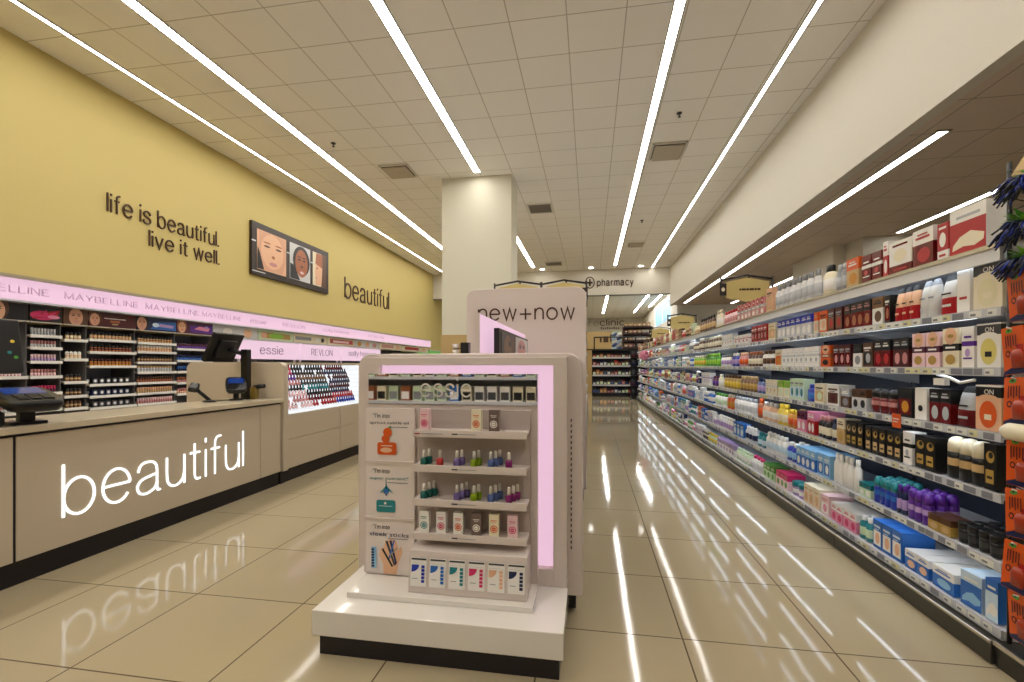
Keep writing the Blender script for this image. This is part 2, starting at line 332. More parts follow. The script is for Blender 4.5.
def vent(x0, x1, y0, y1, lab, solid):
    t = thing('ceiling_vent', lab, 'vent', ((x0 + x1) / 2, (y0 + y1) / 2, CZ), 'ceiling vents'); a, c = (x1 - x0) / 2, (y1 - y0) / 2
    f = MB()
    for p, q in (((-a, -c), (a, -c + .03)), ((-a, c - .03), (a, c)), ((-a, -c), (-a + .03, c)), ((a - .03, -c), (a, c))): f.box((*p, -.025), (*q, .003), M_white)
    f.build('frame', t)
    if solid:
        Bx((-a + .05, -c + .05, -.05), (a - .05, c - .05, -.03), mat('vent_plate', 'b7ab98', .6)).build('plate', t)
        Bx((-a + .03, -c + .03, -.006), (a - .03, c - .03, -.001), mat('vent_shadow_gap', '4a443c', .7)).build('backing', t)
    else:
        g = MB(); n = 14
        for i in range(n): y = -c + .04 + (2 * c - .08) * i / n; g.box((-a + .03, y, -.02), (a - .03, y + .014, -.006), mat('vent_slat', '8d857c', .5))
        g.build('grille', t); Bx((-a + .03, -c + .03, -.006), (a - .03, c - .03, -.001), mat('vent_dark', '6a6460', .7)).build('backing', t)
vent(-3.83, -3.27, 7.98, 8.55, 'square ceiling vent in front of the white column, nearer the yellow wall', True)
vent(-1.43, -.87, 10.45, 11.09, 'grey louvred ceiling vent just behind the white column', False)
vent(1.01, 1.57, 7.94, 8.58, 'square ceiling vent beside the brightest strip over the right-hand aisle', True)
vent(1.1, 1.6, 14.2, 14.7, 'small far ceiling vent between two strips near the pharmacy header', True)
vent(-1.6, -1.0, 16.4, 17.0, 'farthest louvred ceiling vent, above the twin tan signs', False)
for i, (x, y, l) in enumerate(((-4.17, 7.06, 'black sprinkler head on the ceiling tile nearest the yellow wall'), (1.27, 7.05, 'black sprinkler head between strips, nearest over the right-hand aisle'),
                               (1.28, 12.1, 'black sprinkler head farther along the right-hand aisle ceiling'), (-2.0, 15.9, 'black sprinkler head beyond the white column'))):
    t = thing('sprinkler_head', l, 'sprinkler', (x, y, CZ), 'ceiling sprinklers')
    MB().loft([(-.012, .035, .035), (.002, .04, .04)], M_plast, 14).build('escutcheon', t)
    MB().loft([(-.06, .022, .022), (-.055, .022, .022), (-.05, .008, .008), (-.01, .01, .01)], M_plast, 10).build('deflector', t)
for x, y, l in ((-1.8, 17.6, 'round downlight above the twin tan signs'), (.02, 17.6, 'round downlight above the pharmacy emblem'), (1.83, 17.6, 'round downlight nearest the bulkhead end by the pharmacy header')):
    t = thing('downlight', l, 'ceiling light', (x, y, CZ), 'downlights by the pharmacy header')
    MB().loft([(-.012, .11, .11), (.002, .12, .12)], M_metal, 20).build('rim', t); MB().loft([(-.016, .08, .08), (-.010, .09, .09)], M_light, 20).build('lens', t)
# ------------------------------------------------------------------ lettering on the walls
F = F_left(XL, 0, 0)
t = thing('wall_lettering', 'brown two-line raised lettering on yellow wall: life is beautiful. live it well', 'lettering', (XL, 5.1, 3.0))
def ltext(parent, name, body, y0, y1, z0, z1, m=M_let, x=XL, d=.016, off=0.):
    o = parent.location; mb = MB().words(F_left(x - o.x, -o.y, -o.z), body, y0, z0, y1, z1, m, d, off, t0=.004); return mb.build(name, parent)
ltext(t, 'upper_line', 'life is beautiful.', 5.15, 7.02, 3.225, 3.49, off=.125)
ltext(t, 'lower_line', 'live it well.', 5.74, 7.03, 2.90, 3.155, off=.125)
t = thing('wall_word', 'brown raised word beautiful on yellow wall right of the three-face picture', 'lettering', (XL, 11, 2.95))
ltext(t, 'letters', 'beautiful', 11.15, 13.85, 2.95, 3.52, off=.125)
t = thing('picture_panel', 'dark-framed wall picture with three face photographs on the yellow wall', 'picture', (XL, 7.75, 2.92))
Bx((.002, 0, 0), (.06, 2.57, 1.0), mat('picture_frame_brown', '24140e', .35)).build('frame', t, bevel=.004)
F = F_left(.062, 0, 0)
def photo(y0, y1, z0, z1, els, bg, name='photo'):
    mb = MB().prism(F_left(.061, 0, 0), rect(y0, z0, y1, z1), 0, .004, P(bg)); paint(mb, F_left(.066, 0, 0), els); mb.build(name, t)
photo(.13, .98, .12, .88, [('p', [(.15, .3), (.3, .13), (.85, .13), (.97, .35), (.97, .87), (.18, .87)], 'skin'), ('e', .56, .52, .33, .34, 'peach'), ('p', [(.13, .13), (.32, .13), (.2, .45), (.14, .55)], 'black'),
      ('e', .40, .60, .09, .02, 'brown'), ('e', .74, .60, .09, .02, 'brown'), ('e', .40, .67, .11, .014, 'copper'), ('e', .74, .67, .11, .014, 'copper'), ('e', .58, .42, .05, .03, 'copper'), ('e', .58, .28, .12, .04, 'rose')], 'peach')
photo(1.10, 1.82, .12, .88, [('e', 1.5, .55, .3, .32, 'black'), ('e', 1.5, .50, .22, .30, 'copper'), ('p', [(1.11, .13), (1.45, .13), (1.25, .42), (1.11, .45)], 'black'), ('e', 1.42, .57, .055, .02, 'black'), ('e', 1.59, .57, .055, .02, 'black'),
      ('e', 1.42, .63, .07, .012, 'black'), ('e', 1.59, .63, .07, .012, 'black'), ('e', 1.51, .43, .05, .03, 'brown'), ('e', 1.51, .30, .09, .04, 'rose'), ('e', 1.51, .30, .05, .013, 'white')], 'lightgrey')
photo(1.92, 2.45, .12, .88, [('r', 2.25, .12, 2.45, .88, 'brown'), ('p', [(2.02, .14), (2.26, .14), (2.3, .6), (2.2, .7), (2.05, .65), (2.0, .42), (2.03, .3)], 'peach'), ('p', [(2.02, .62), (2.3, .55), (2.3, .87), (2.05, .87)], 'copper'), ('e', 2.09, .52, .03, .015, 'brown'), ('e', 2.05, .30, .03, .02, 'rose')], 'cream')
for y, z, l, h in ((-.01, .62, .1, .025), (1.0, .62, .09, .025), (1.84, .60, .09, .025), (0, .06, .35, .015)): Bx((.061, y, z), (.07, y + l, z + h), M_metal).build('clip', t, label='small white clip')
# ------------------------------------------------------------------ cosmetics wall fixture
def ordinal(n):
    a = ['', 'first', 'second', 'third', 'fourth', 'fifth', 'sixth', 'seventh', 'eighth', 'ninth', 'tenth', 'eleventh', 'twelfth', 'thirteenth', 'fourteenth', 'fifteenth', 'sixteenth', 'seventeenth', 'eighteenth', 'nineteenth']
    if n < 20: return a[n]
    tens = ['', '', 'twent', 'thirt', 'fort', 'fift', 'sixt', 'sevent', 'eight', 'ninet'][n // 10 % 10]
    return tens + 'ieth' if n % 10 == 0 else tens + 'y-' + a[n % 10]
NICE = {'palepink': 'pale pink', 'palegreen': 'pale green', 'lightblue': 'light blue', 'paleblue': 'pale blue', 'lightgrey': 'light grey', 'darkgrey': 'dark grey', 'hotpink': 'hot pink', 'royalblue': 'royal blue', 'darkred': 'dark red', 'seagreen': 'sea green'}
ITEMS = []          # every product: kind, key, protos, location, rotation, label, group, parts?
PROTO = {}
def put(kind, cat, key, make, loc, rot, label, group, parts=False):
    if (key, parts) not in PROTO: PROTO[(key, parts)] = None
    ITEMS.append(dict(kind=kind, cat=cat, key=key, make=make, loc=loc, rot=rot, label=label, group=group, parts=parts))
# makers: return list of (part name, MB); front faces local -y, base at z = 0, width along x
def k_carton(w, d, h, tpl, cols):
    def make():
        c = [P(x) for x in cols]; mb = MB(); a, e = w / 2, d / 2; n = cols; F = F_cam(0, -e, 0)
        if tpl == 'arch': bands = [(0, c[1]), (.74, c[0]), (.965, P('white')), (1, P('white'))]
        elif tpl == 'duo': bands = [(0, c[0]), (.6, c[1]), (1, c[1])]
        elif tpl == 'face': bands = [(0, c[0]), (.42, c[1]), (.60, c[0]), (1, c[0])]
        elif tpl == 'stripe': bands = [(0, c[0]), (.52, c[1]), (.64, c[0]), (1, c[0])]
        elif tpl == 'low': bands = [(0, c[1]), (.26, c[0]), (1, c[0])]
        else: bands = [(0, c[0]), (.12, c[0]), (.93, c[0]), (1, c[0])]
        mb.loft([(z * h, a, e, m) for z, m in bands], c[0], 4)
        fl = P('white' if tpl != 'plain' else n[0])
        E_ = lambda cx, cz, rx, rz, col: ('e', cx * w, cz * h, rx * w, rz * h, col)
        Q = lambda x0, z0, x1, z1, col: ('r', x0 * w, z0 * h, x1 * w, z1 * h, col)
        k = n[2] if len(n) > 2 else n[0]; k2 = n[3] if len(n) > 3 else k
        els = {'arch': [E_(0, .70, .40, .10, n[1]), E_(.0, .36, .34, .30, k), Q(-.14, .24, .14, .36, k2), Q(-.2, .85, .25, .90, 'white')],
               'duo': [E_(.05, .3, .32, .2, k), Q(-.35, .74, .35, .80, k2), Q(-.25, .84, .25, .88, k2)],
               'face': [E_(0, .80, .36, .22, k), E_(0, .80, .2, .05, k2), Q(-.3, .48, .3, .53, 'white'), E_(.0, .2, .3, .13, k2)],
               'stripe': [Q(-.3, .72, .3, .77, n[1]), Q(-.36, .2, .36, .24, n[1]), E_(0, .36, .2, .1, k)],
               'low': [E_(0, .55, .3, .2, k), Q(-.34, .84, .34, .9, n[1]), Q(-.3, .1, .3, .16, k2)],
               'photo': [Q(-.42, .1, .42, .62, n[1]), E_(.05, .36, .25, .2, k), Q(-.38, .74, .38, .82, k2), Q(-.3, .66, .2, .69, k2)],
               'gold': [E_(.02, .72, .34, .13, n[1]), E_(.08, .76, .18, .07, n[0]), Q(-.32, .14, .32, .44, k), Q(-.22, .24, .22, .30, n[0])],
               'plain': [Q(-.4, .6, .4, .8, n[1]), Q(-.3, .3, .3, .36, k)],
               'wave': [('r', -.5 * w, 0, .5 * w, .70 * h, n[1]), ('p', [(-.42 * w, .10 * h), (-.1 * w, .16 * h), (.2 * w, .12 * h), (.44 * w, .20 * h), (.46 * w, .34 * h), (.1 * w, .46 * h), (-.2 * w, .38 * h), (-.4 * w, .22 * h)], k), Q(-.3, .78, .35, .84, k2)]}[tpl if tpl in ('arch', 'duo', 'face', 'stripe', 'low', 'photo', 'gold', 'plain', 'wave') else 'plain']
        if tpl == 'arch': paint(mb, F, [els[0], els[1], els[2]]); mb.text(F, 'ON', -.14 * w, .80 * h, .22 * w, .91 * h, P('white'), .0005, t0=.001)
        else: paint(mb, F, els)
        mb.poly([(-a, 0.0004 - e, h + .0006), (a, 0.0004 - e, h + .0006), (a, .3 * e, h + .0006), (-a, .3 * e, h + .0006)], P(n[1]) if tpl in ('duo',) else mb.mats[mb.mi[-1] if False else 0])
        return [('carton', mb)]
    return make
def k_bottle(w, d, h, cols, shape='round', pump=False):
    def make():
        body, lab, capc = P(cols[0], .3), P(cols[1], .4), P(cols[2], .3); a, e = w / 2, d / 2; pw = 2 if shape == 'round' else 3.2
        B = MB().loft([(0, a * .9, e * .9, body), (.012 * h, a, e, body), (.16 * h, a, e, body), (.162 * h, a * 1.01, e * 1.01, lab), (.52 * h, a * 1.01, e * 1.01, body), (.522 * h, a, e, body), (.66 * h, a * .97, e * .97, body), (.74 * h, a * .72, e * .72, body), (.78 * h, a * .42, e * .5, body), (.80 * h, a * .40, e * .48)], body, 14, pw)
        C = MB()
        if pump:
            C.loft([(.79 * h, a * .45, e * .5), (.86 * h, a * .45, e * .5)], capc, 12); C.loft([(.86 * h, a * .14, a * .14), (.95 * h, a * .14, a * .14)], capc, 8)
            C.box((-a * .2, -e * 1.1, .94 * h), (a * .2, e * .3, h), capc)
        else: C.loft([(.785 * h, a * .52, e * .60), (.79 * h, a * .55, e * .63), (.985 * h, a * .53, e * .6), (h, a * .46, e * .52)], capc, 14, pw)
        return [('bottle', B), ('cap', C)]
    return make
def k_tottle(w, d, h, cols):      # rounded bottle, colour by height, dome cap
    def make():
        b, l, c = P(cols[0], .3), P(cols[1], .35), P(cols[2], .3); a, e = w / 2, d / 2
        B = MB().loft([(0, a * .92, e * .92, b), (.02 * h, a, e, b), (.30 * h, a, e, l), (.48 * h, a, e, b), (.62 * h, a * .98, e * .98, b), (.63 * h, a * .9, e * .9)], b, 14, 2.6)
        C = MB().loft([(.625 * h, a, e), (.80 * h, a, e), (.92 * h, a * .88, e * .88), (.98 * h, a * .55, e * .55), (h, a * .2, e * .2)], c, 14, 2.4)
        return [('bottle', B), ('cap', C)]
    return make
def k_pouch(w, d, h, cols):
    def make():
        lo, hi, top = (mat('film_' + c, c, .55, spec=.25) for c in cols[:3]); a, e = w / 2, d / 2
        mb = MB().loft([(0, a * .9, e * .8, lo), (.03 * h, a, e, lo), (.38 * h, a * 1.02, e * .95, lo), (.42 * h, a * 1.02, e * .92, hi), (.74 * h, a * .98, e * .6, hi), (.84 * h, a * .96, e * .4, top), (.93 * h, a * .85, e * .2, top), (h, a * .6, e * .08, top)], lo, 16, 3.)
        F = F_cam(0, -e * .98, 0); paint(mb, F, [('r', -.3 * w, .50 * h, .3 * w, .54 * h, cols[2]), ('r', -.25 * w, .2 * h, .3 * w, .26 * h, cols[1])])
        return [('pouch', mb)]
    return make
def k_tube(w, d, h, cols):
    def make():
        b, l, c = (P(x, .3) for x in cols[:3]); a, e = w / 2, d / 2
        B = MB().loft([(.2 * h, a * .9, e * .9, b), (.45 * h, a * .95, e * .8, l), (.62 * h, a, e * .6, b), (.95 * h, a, e * .12, b), (h, a, e * .10)], b, 14, 2.3)
        C = MB().loft([(0, a * .8, e * .85), (.2 * h, a * .86, e * .9)], c, 14)
        return [('tube', B), ('cap', C)]
    return make
def k_tub(w, d, h, cols):
    def make():
        b, l, c = (P(x, .3) for x in cols[:3]); a, e = w / 2, d / 2
        B = MB().loft([(0, a * .86, e * .86, b), (.04 * h, a * .9, e * .9, b), (.2 * h, a * .93, e * .93, l), (.5 * h, a * .95, e * .95, b), (.68 * h, a * .96, e * .96)], b, 16)
        C = MB().loft([(.66 * h, a, e), (.95 * h, a, e), (h, a * .93, e * .93)], c, 16)
        return [('tub', B), ('lid', C)]
    return make
def k_polish(w, d, h, cols):
    def make():
        a = w / 2
        B = MB().loft([(0, a * .85, a * .85), (.04 * h, a, a), (.42 * h, a * .98, a * .98), (.50 * h, a * .6, a * .6), (.52 * h, a * .4, a * .4)], P(cols[0], .08), 12, 3.4)
        C = MB().loft([(.50 * h, a * .52, a * .52), (.97 * h, a * .44, a * .44), (h, a * .36, a * .36)], P(cols[1], .3), 10)
        return [('bottle', B), ('cap', C)]
    return make
def k_stick(w, d, h, cols):
    def make():
        a = w / 2
        B = MB().loft([(0, a, a), (.45 * h, a, a), (.46 * h, a * .86, a * .86), (.5 * h, a * .86, a * .86)], P(cols[0], .25), 8)
        C = MB().loft([(.5 * h, a * .95, a * .95), (.98 * h, a * .9, a * .9), (h, a * .7, a * .7)], P(cols[1], .25), 8)
        return [('case', B), ('cap', C)]
    return make
def k_compact(w, d, h, cols):
    def make():
        mb = MB().loft([(0, w / 2, d / 2), (h, w / 2, d / 2)], P(cols[0], .3), 4)
        paint(mb, F_cam(0, -d / 2, 0), [('e', 0, h * .55, w * .33, h * .3, cols[1]), ('e', 0, h * .55, w * .2, h * .18, cols[2])]); return [('compact', mb)]
    return make
FX = -5.76           # front plane of the cosmetics fixture
t = thing('cosmetics_canopy', 'long pink lit canopy sign with repeated maybelline lettering above cosmetics shelves'.replace('maybelline ', 'faint grey '), 'lit sign', (FX, 1.0, 1.87))
Bx((0, 0, 0), (.03, 15.2, .215), M_pink).build('lit_panel', t)
Bx((-.5, 0, .215), (.06, 15.2, .25), mat('canopy_rail', 'a79c84', .35)).build('top_rail', t)
Bx((-.5, 0, -.02), (.035, 15.2, 0), M_rail).build('bottom_rail', t)
mb = MB()
M_pl = mat('faint_lettering', 'd2aed2', .5)
for y, s_, w in ((3.25, 'MAYBELLINE', .85), (4.25, 'MAYBELLINE', .85), (5.2, 'MAYBELLINE', .85), (6.1, 'MAYBELLINE', .8), (7.1, 'essie', .42), (7.95, 'REVLON', .7), (9.3, 'sally hansen', 1.1), (11.4, 'REVLON', .9)):
    mb.words(F_left(.031, y - 1, .065), s_, 0, 0, w, .085, M_pl, .003, .15)
mb.build('lettering', t)
t = thing('green_lit_sign', 'small green lit fascia at the far end of the pink canopy', 'lit sign', (FX, 16.25, 1.56)); Bx((-.5, 0, 0), (0, 1.7, .18), M_green).build('lit_panel', t); Bx((-.5, 0, .18), (.02, 1.7, .21), M_rail).build('top_rail', t)
BAYS = [(2.6, 3.24), (3.24, 3.98), (3.98, 4.30), (4.30, 4.57), (4.57, 5.16), (5.16, 5.75), (5.75, 6.40), (6.40, 7.4), (7.4, 8.4), (8.4, 9.6), (9.6, 10.8), (10.8, 12.2), (12.2, 13.8), (13.8, 16.2)]
BN = ['pink face poster bay', 'pink portrait bay', 'red-lettered poster bay', 'brown-haired portrait bay', 'dark cocoa poster bay', 'blue poster bay', 'violet poster bay']
ROWS = [[1.09, .90, .72], [1.09, .90, .72], [1.53, 1.40, 1.25, 1.09, .91, .73], [1.50, 1.28, 1.02, .86, .72], [1.52, 1.37, 1.20, .98, .84, .70], [1.51, 1.39, 1.25, 1.12, .98, .84, .70], [1.45, 1.28, 1.12, .96, .80]]
M_fix = mat('cosmetic_back_grey', '6b6a6c', .5); M_shf = mat('cosmetic_shelf', 'cfc7b8', .35)
KN = {'mascara': ('mascara', 'mascara'), 'lipstick': ('lipstick', 'lipstick'), 'foundation': ('foundation_bottle', 'cosmetic bottle'), 'compact': ('powder_compact', 'compact')}
def posters(i, y0, y1):
    w, h = y1 - y0, .17
    g = {0: face_els(.5 * w, .08, .20, 'peach', 'copper', 'hotpink'), 1: [('e', .3 * w, .09, .2, .08, 'copper')] + face_els(.62 * w, .085, .22, 'peach', 'brown', 'hotpink'),
         2: [('e', .4 * w, .07, .12, .05, 'hotpink'), ('p', [(.1 * w, .03), (.8 * w, .06), (.92 * w, .14), (.3 * w, .1)], 'red'), ('p', [(.15 * w, .05), (.3 * w, .13), (.36 * w, .07), (.5 * w, .14), (.55 * w, .08), (.8 * w, .13), (.78 * w, .10), (.5 * w, .05)], 'hotpink'), ('e', .72 * w, .06, .06, .02, 'pink')],
         3: face_els(.5 * w, .085, .2, 'skin', 'brown', 'rose'), 4: face_els(.12 * w, .08, .15, 'skin', 'brown', 'rose') + [('r', .3 * w, .10, .75 * w, .11, 'white'), ('r', .42 * w, .055, .62 * w, .085, 'copper'), ('r', .46 * w, .03, .58 * w, .045, 'tan')],
         5: face_els(.12 * w, .085, .18, 'skin', 'black', 'rose') + [('p', [(.3 * w, .02), (.98 * w, .02), (.98 * w, .14), (.5 * w, .12)], 'blue'), ('p', [(.5 * w, .06), (.9 * w, .05), (.92 * w, .09), (.55 * w, .1)], 'lilac'), ('e', .45 * w, .08, .05, .03, 'paleblue')],
         6: face_els(.14 * w, .085, .16, 'peach', 'copper', 'hotpink') + [('p', [(.35 * w, .02), (.97 * w, .02), (.97 * w, .15), (.35 * w, .12)], 'purple'), ('p', [(.45 * w, .07), (.85 * w, .05), (.9 * w, .1), (.6 * w, .12)], 'pink'), ('e', .8 * w, .11, .04, .02, 'lilac')],
         7: [('e', .3 * w, .08, .1, .06, 'white'), ('e', .75 * w, .08, .1, .07, 'peach'), ('r', .4 * w, .04, .6 * w, .12, 'lightgrey')], 8: [('r', .1 * w, .03, .9 * w, .13, 'gold'), ('e', .5 * w, .08, .2, .05, 'lime'), ('e', .15 * w, .08, .08, .06, 'peach')],
         9: [('r', .05 * w, .05, .5 * w, .12, 'grey'), ('e', .7 * w, .08, .1, .05, 'white'), ('e', .85 * w, .08, .06, .05, 'black')], 10: [('r', .1 * w, .04, .95 * w, .14, 'red'), ('r', .2 * w, .06, .8 * w, .11, 'palepink')],
         11: [('e', .2 * w, .08, .1, .06, 'amber'), ('e', .5 * w, .08, .12, .06, 'skin'), ('e', .8 * w, .08, .12, .06, 'rose')], 12: [('r', .1 * w, .04, .6 * w, .13, 'rose'), ('e', .8 * w, .08, .15, .06, 'peach')], 13: [('r', .1 * w, .04, .6 * w, .13, 'red'), ('e', .8 * w, .08, .15, .06, 'peach')]}[i]
    return ('copper black black brown maroon navy plum lightgrey palegreen cream cream lightgrey cream cream'.split()[i], g)
PD = ['pink-lipped portrait', 'second pink-lipped portrait', 'red lettering on black', 'brown-haired portrait', 'dark cocoa lettered design', 'portrait over blue swoosh', 'portrait over violet block', 'pale cream shapes', 'gold and green block',
      'grey block and round shapes', 'red block design', 'amber and skin-toned ovals', 'rose block with peach oval', 'second red block with peach oval']
for i, (y0, y1) in enumerate(BAYS):
    w = y1 - y0
    t = thing('cosmetics_bay', ('cosmetics wall shelving bay below the poster of ' + PD[i]), 'shelving', (-6.26, y0, 0), 'cosmetics bays along the yellow wall')
    Bx((0, .005, .1), (.05, w - .005, 1.66), M_fix).build('back_panel', t)
    Bx((0, 0, 0), (.48, w, .1), M_blk).build('plinth', t)
    Bx((.05, .0, .1), (.40, .008, 1.66), M_fix).build('side_panel', t)
    rows = ROWS[i] if i < len(ROWS) else [1.4, 1.15, .9, .7]
    for z in rows + [.45, .25]:
        sh = Bx((.05, .01, z - .015), (.44, w - .01, z), M_shf).build('shelf', t)
        Bx((.44, .01, z - .028), (.452, w - .01, z + .004), M_tagw).build('price_rail', sh)
    bg, els = posters(i, y0, y1)
    q = thing('backlit_poster', 'header poster with ' + PD[i] + ' under the pink canopy', 'poster', (FX - .06, y0, 1.672), 'posters under the pink canopy')
    mb = Bx((-.02, .008, 0), (0, w - .008, .175), P(bg)); paint(mb, F_left(.0, 0, 0), els, t=.001); mb.build('print', q)
    Bx((-.02, .004, -.012), (.012, w - .004, 0), M_shf).build('sill', q)
COS = {0: [('mascara', 'pink', ['palepink', 'pink']), ('mascara', 'rose', ['pink', 'rose']), ('mascara', 'grey', ['lightgrey', 'rose'])],
       1: [('mascara', 'pink', ['palepink', 'pink']), ('mascara', 'rose', ['pink', 'rose']), ('mascara', 'pale grey', ['lightgrey', 'rose'])],
       2: [('mascara', 'silver', ['silver', 'lightgrey']), ('mascara', 'pale grey', ['lightgrey', 'rose']), ('mascara', 'lilac', ['lilac', 'palepink']), ('mascara', 'pink', ['palepink', 'rose']), ('mascara', 'plum', ['plum', 'hotpink']), ('lipstick', 'red', ['red', 'darkred'])],
       3: [('foundation', 'tan', ['tan', 'cream', 'black']), ('foundation', 'cream', ['cream', 'peach', 'white']), ('foundation', 'bronze', ['bronze', 'tan', 'black']), ('foundation', 'brown', ['brown', 'tan', 'black']), ('foundation', 'dark tan', ['bronze', 'tan', 'brown'])],
       4: [('foundation', 'peach', ['tan', 'peach', 'black']), ('foundation', 'copper', ['copper', 'maroon', 'black']), ('foundation', 'amber', ['amber', 'copper', 'maroon']), ('compact', 'black', ['black', 'silver', 'white']), ('compact', 'navy', ['navy', 'silver', 'white']), ('compact', 'dark', ['darkgrey', 'silver', 'white'])],
       5: [('foundation', 'tan', ['tan', 'copper', 'black']), ('foundation', 'peach', ['peach', 'tan', 'white']), ('foundation', 'bronze', ['bronze', 'tan', 'black']), ('foundation', 'silver', ['lightgrey', 'silver', 'tan']), ('lipstick', 'copper', ['copper', 'brown']), ('lipstick', 'tan', ['tan', 'peach']), ('lipstick', 'rose', ['rose', 'palepink'])],
       6: [('lipstick', 'purple', ['purple', 'plum']), ('lipstick', 'blue', ['blue', 'navy']), ('lipstick', 'navy', ['navy', 'blue']), ('lipstick', 'rose', ['rose', 'copper']), ('lipstick', 'peach', ['peach', 'rose'])]}
for i, rows in COS.items():
    y0, y1 = BAYS[i]
    if i == 0: continue
    for r, (k, d, cols) in enumerate(rows):
        if r >= len(ROWS[i]): break
        z = ROWS[i][r]; nm, cat = KN[k]; h = {'mascara': .075, 'lipstick': .075, 'foundation': .085, 'compact': .07}[k]; w = {'mascara': .024, 'lipstick': .028, 'foundation': .034, 'compact': .062}[k]
        step = w * 1.25; n = max(3, int((y1 - y0 - .06) / step)); n0 = (y1 - y0 - n * step) / 2 + step / 2
        mk = {'mascara': k_stick, 'lipstick': k_stick, 'foundation': k_tottle, 'compact': k_compact}[k](w, .03 if k == 'foundation' else .02 if k == 'compact' else w, h, cols)
        for j in range(n):
            put(nm, cat, ('cos', k, d, tuple(cols)), mk, (-5.86, y0 + n0 + j * step, z), PI / 2, f'{ordinal(j + 1)} {d} {nm.split("_")[-1] if nm != "foundation_bottle" else "foundation"} along the {ordinal(r + 1)} shelf under the {PD[i]} poster', f'{d} {k} row under the {PD[i]} poster')
            if k == 'compact':
                put(nm, cat, ('cos', k, d, tuple(cols)), mk, (-5.97, y0 + n0 + j * step, z + .0), PI / 2, f'{ordinal(j + 1)} {d} compact, rear row, {ordinal(r + 1)} shelf under the {PD[i]} poster', f'{d} rear {k} row under the {PD[i]} poster')
# ------------------------------------------------------------------ service counter
CX = -3.08
t = thing('service_counter', 'long beige service counter with lit beautiful lettering and black plinth', 'counter', (CX, -.6, 0))
L = 4.84
f = MB()
for a, c in ((0, 1.2), (1.206, 2.635), (2.65, 4.545), (4.552, L)): f.box((-.03, a, .135), (0, c, .815), M_cab)
f.build('front_panel', t, bevel=.002)
Bx((-.03, 0, .13), (-.006, L, .82), M_blk).build('joint_backing', t)
Bx((-.50, 0, 0), (-.03, L, .82), M_cab).build('body', t)
Bx((-.52, -.02, .832), (.03, L, .872), M_top).build('worktop', t, bevel=.004)
Bx((-.48, 0, .815), (.0, L, .832), M_blk).build('shadow_gap', t)
Bx((-.48, .0, .0), (-.025, L, .135), M_blk).build('plinth', t)
MB().words(F_left(0, 2.87, .295), 'beautiful', 0, 0, 1.46, .325, M_whitelit, .006, .064).build('lit_lettering', t)
# end screen between counter and polish fixture
t = thing('counter_end_screen', 'beige rounded partition standing between service counter and polish fixture', 'partition', (CX, 4.25, 0))
MB().prism(FR((0, .06, 0), -UX, UZ), rrect(-.02, .13, 1.11, 1.235, .07, (0, 0, 1, 1)), -.05, .025, M_cab).build('panel', t, bevel=.004)
Bx((-1.08, .015, .0), (-.02, .08, .13), M_blk).build('foot', t)
# ------------------------------------------------------------------ polish fixture
t = thing('polish_cabinet', 'beige drawer cabinet with white lit slanted tray of polishes beside the counter', 'cabinet', (CX, 4.34, 0))
L = 3.4
Bx((-.55, .0, .13), (-.02, L, .70), M_cab).build('body', t); Bx((-.5, 0, 0), (-.03, L, .13), M_blk).build('plinth', t)
for a, c in ((.0, 1.03), (1.035, 2.1), (2.105, L)):
    for z0, z1 in ((.14, .435), (.44, .695)): Bx((-.02, a + .004, z0), (.0, c, z1), M_cab).build('drawer', t, bevel=.002)
Fz = FR((-.0, 0, .705), UY, Vector((-.50, 0, .50)))
TR = MB().prism(Fz, rect(.0, 0, L, 1.), -.02, 0, M_traylit); Bx((-.0, 0, .695), (.015, L, .725), M_traylit)
TR.build('lit_tray', t)
g = MB()
for r in range(8):
    zz = .05 + r * .115; p0 = Fz(0, zz, 0); g.box((p0[0] - .055, .01, p0[2] - .002), (p0[0] + .004, L - .01, p0[2] + .008), M_traylit)
g.build('step', t)
Bx((-.56, 0, 1.2), (-.50, L, 1.24), M_cab).build('top_ledge', t)
PR = [['red', 'black', 'darkred'], ['hotpink', 'black', 'navy'], ['purple', 'bronze', 'maroon'], ['rose', 'darkgrey', 'navy'], ['black', 'teal', 'maroon'], ['palepink', 'black', 'navy'], ['rose', 'darkred', 'red'], ['palepink', 'red', 'royalblue']]
# rows: bottles on the steps, colours change along the row
for r in range(8):
    zz = .05 + r * .115; p0 = Fz(0, zz, 0); cols = PR[7 - r]; cnt = {}
    m_ = int((1.46 + .55 * zz) / .056)
    for jj in range(m_):
        for c in [cols[min(2, jj * 3 // m_)]]:
            if R.random() < .05: continue
            y = .05 + jj * .056 + R.uniform(-.003, .003)
            cnt[c] = cnt.get(c, 0) + 1
            put('nail_polish_bottle', 'nail polish', ('np2', c), k_polish(.040, .040, .074, [c, c]), (CX + p0[0] - .026, 4.34 + y, p0[2] + .0085), PI / 2,
                f'{ordinal(cnt[c])} {NICE.get(c, c)} nail polish along {ordinal(8 - r)} step down of the white slanted tray', f'{NICE.get(c, c)} polishes on the {ordinal(8 - r)} step of the slanted tray')
def lightbox(y0, y1, s_, lab, n):
    t = thing('brand_lightbox', lab, 'lit sign', (-3.60, y0, 1.275)); w = y1 - y0
    Bx((-.06, .0, .0), (.0, w, .2), M_pinkb).build('lit_panel', t); Bx((-.07, 0, .2), (.006, w, .212), M_rail).build('frame', t)
    MB().words(F_left(.001, w * .5 - n / 2, .055), s_, 0, 0, n, .10 if s_ != 'sally hansen' else .1, mat('lightbox_text_grey', '9a86a0', .5), .003, .12).build('lettering', t)
    for y in (.03, w - .04): Bx((-.05, y, -.033), (-.03, y + .02, 0), M_rail).build('post', t)
lightbox(4.30, 5.31, 'essie', 'pink lightbox sign reading essie behind the counter monitor', .40)
lightbox(5.35, 6.29, 'REVLON', 'pink lightbox sign reading REVLON, middle one above the polish tray', .50)
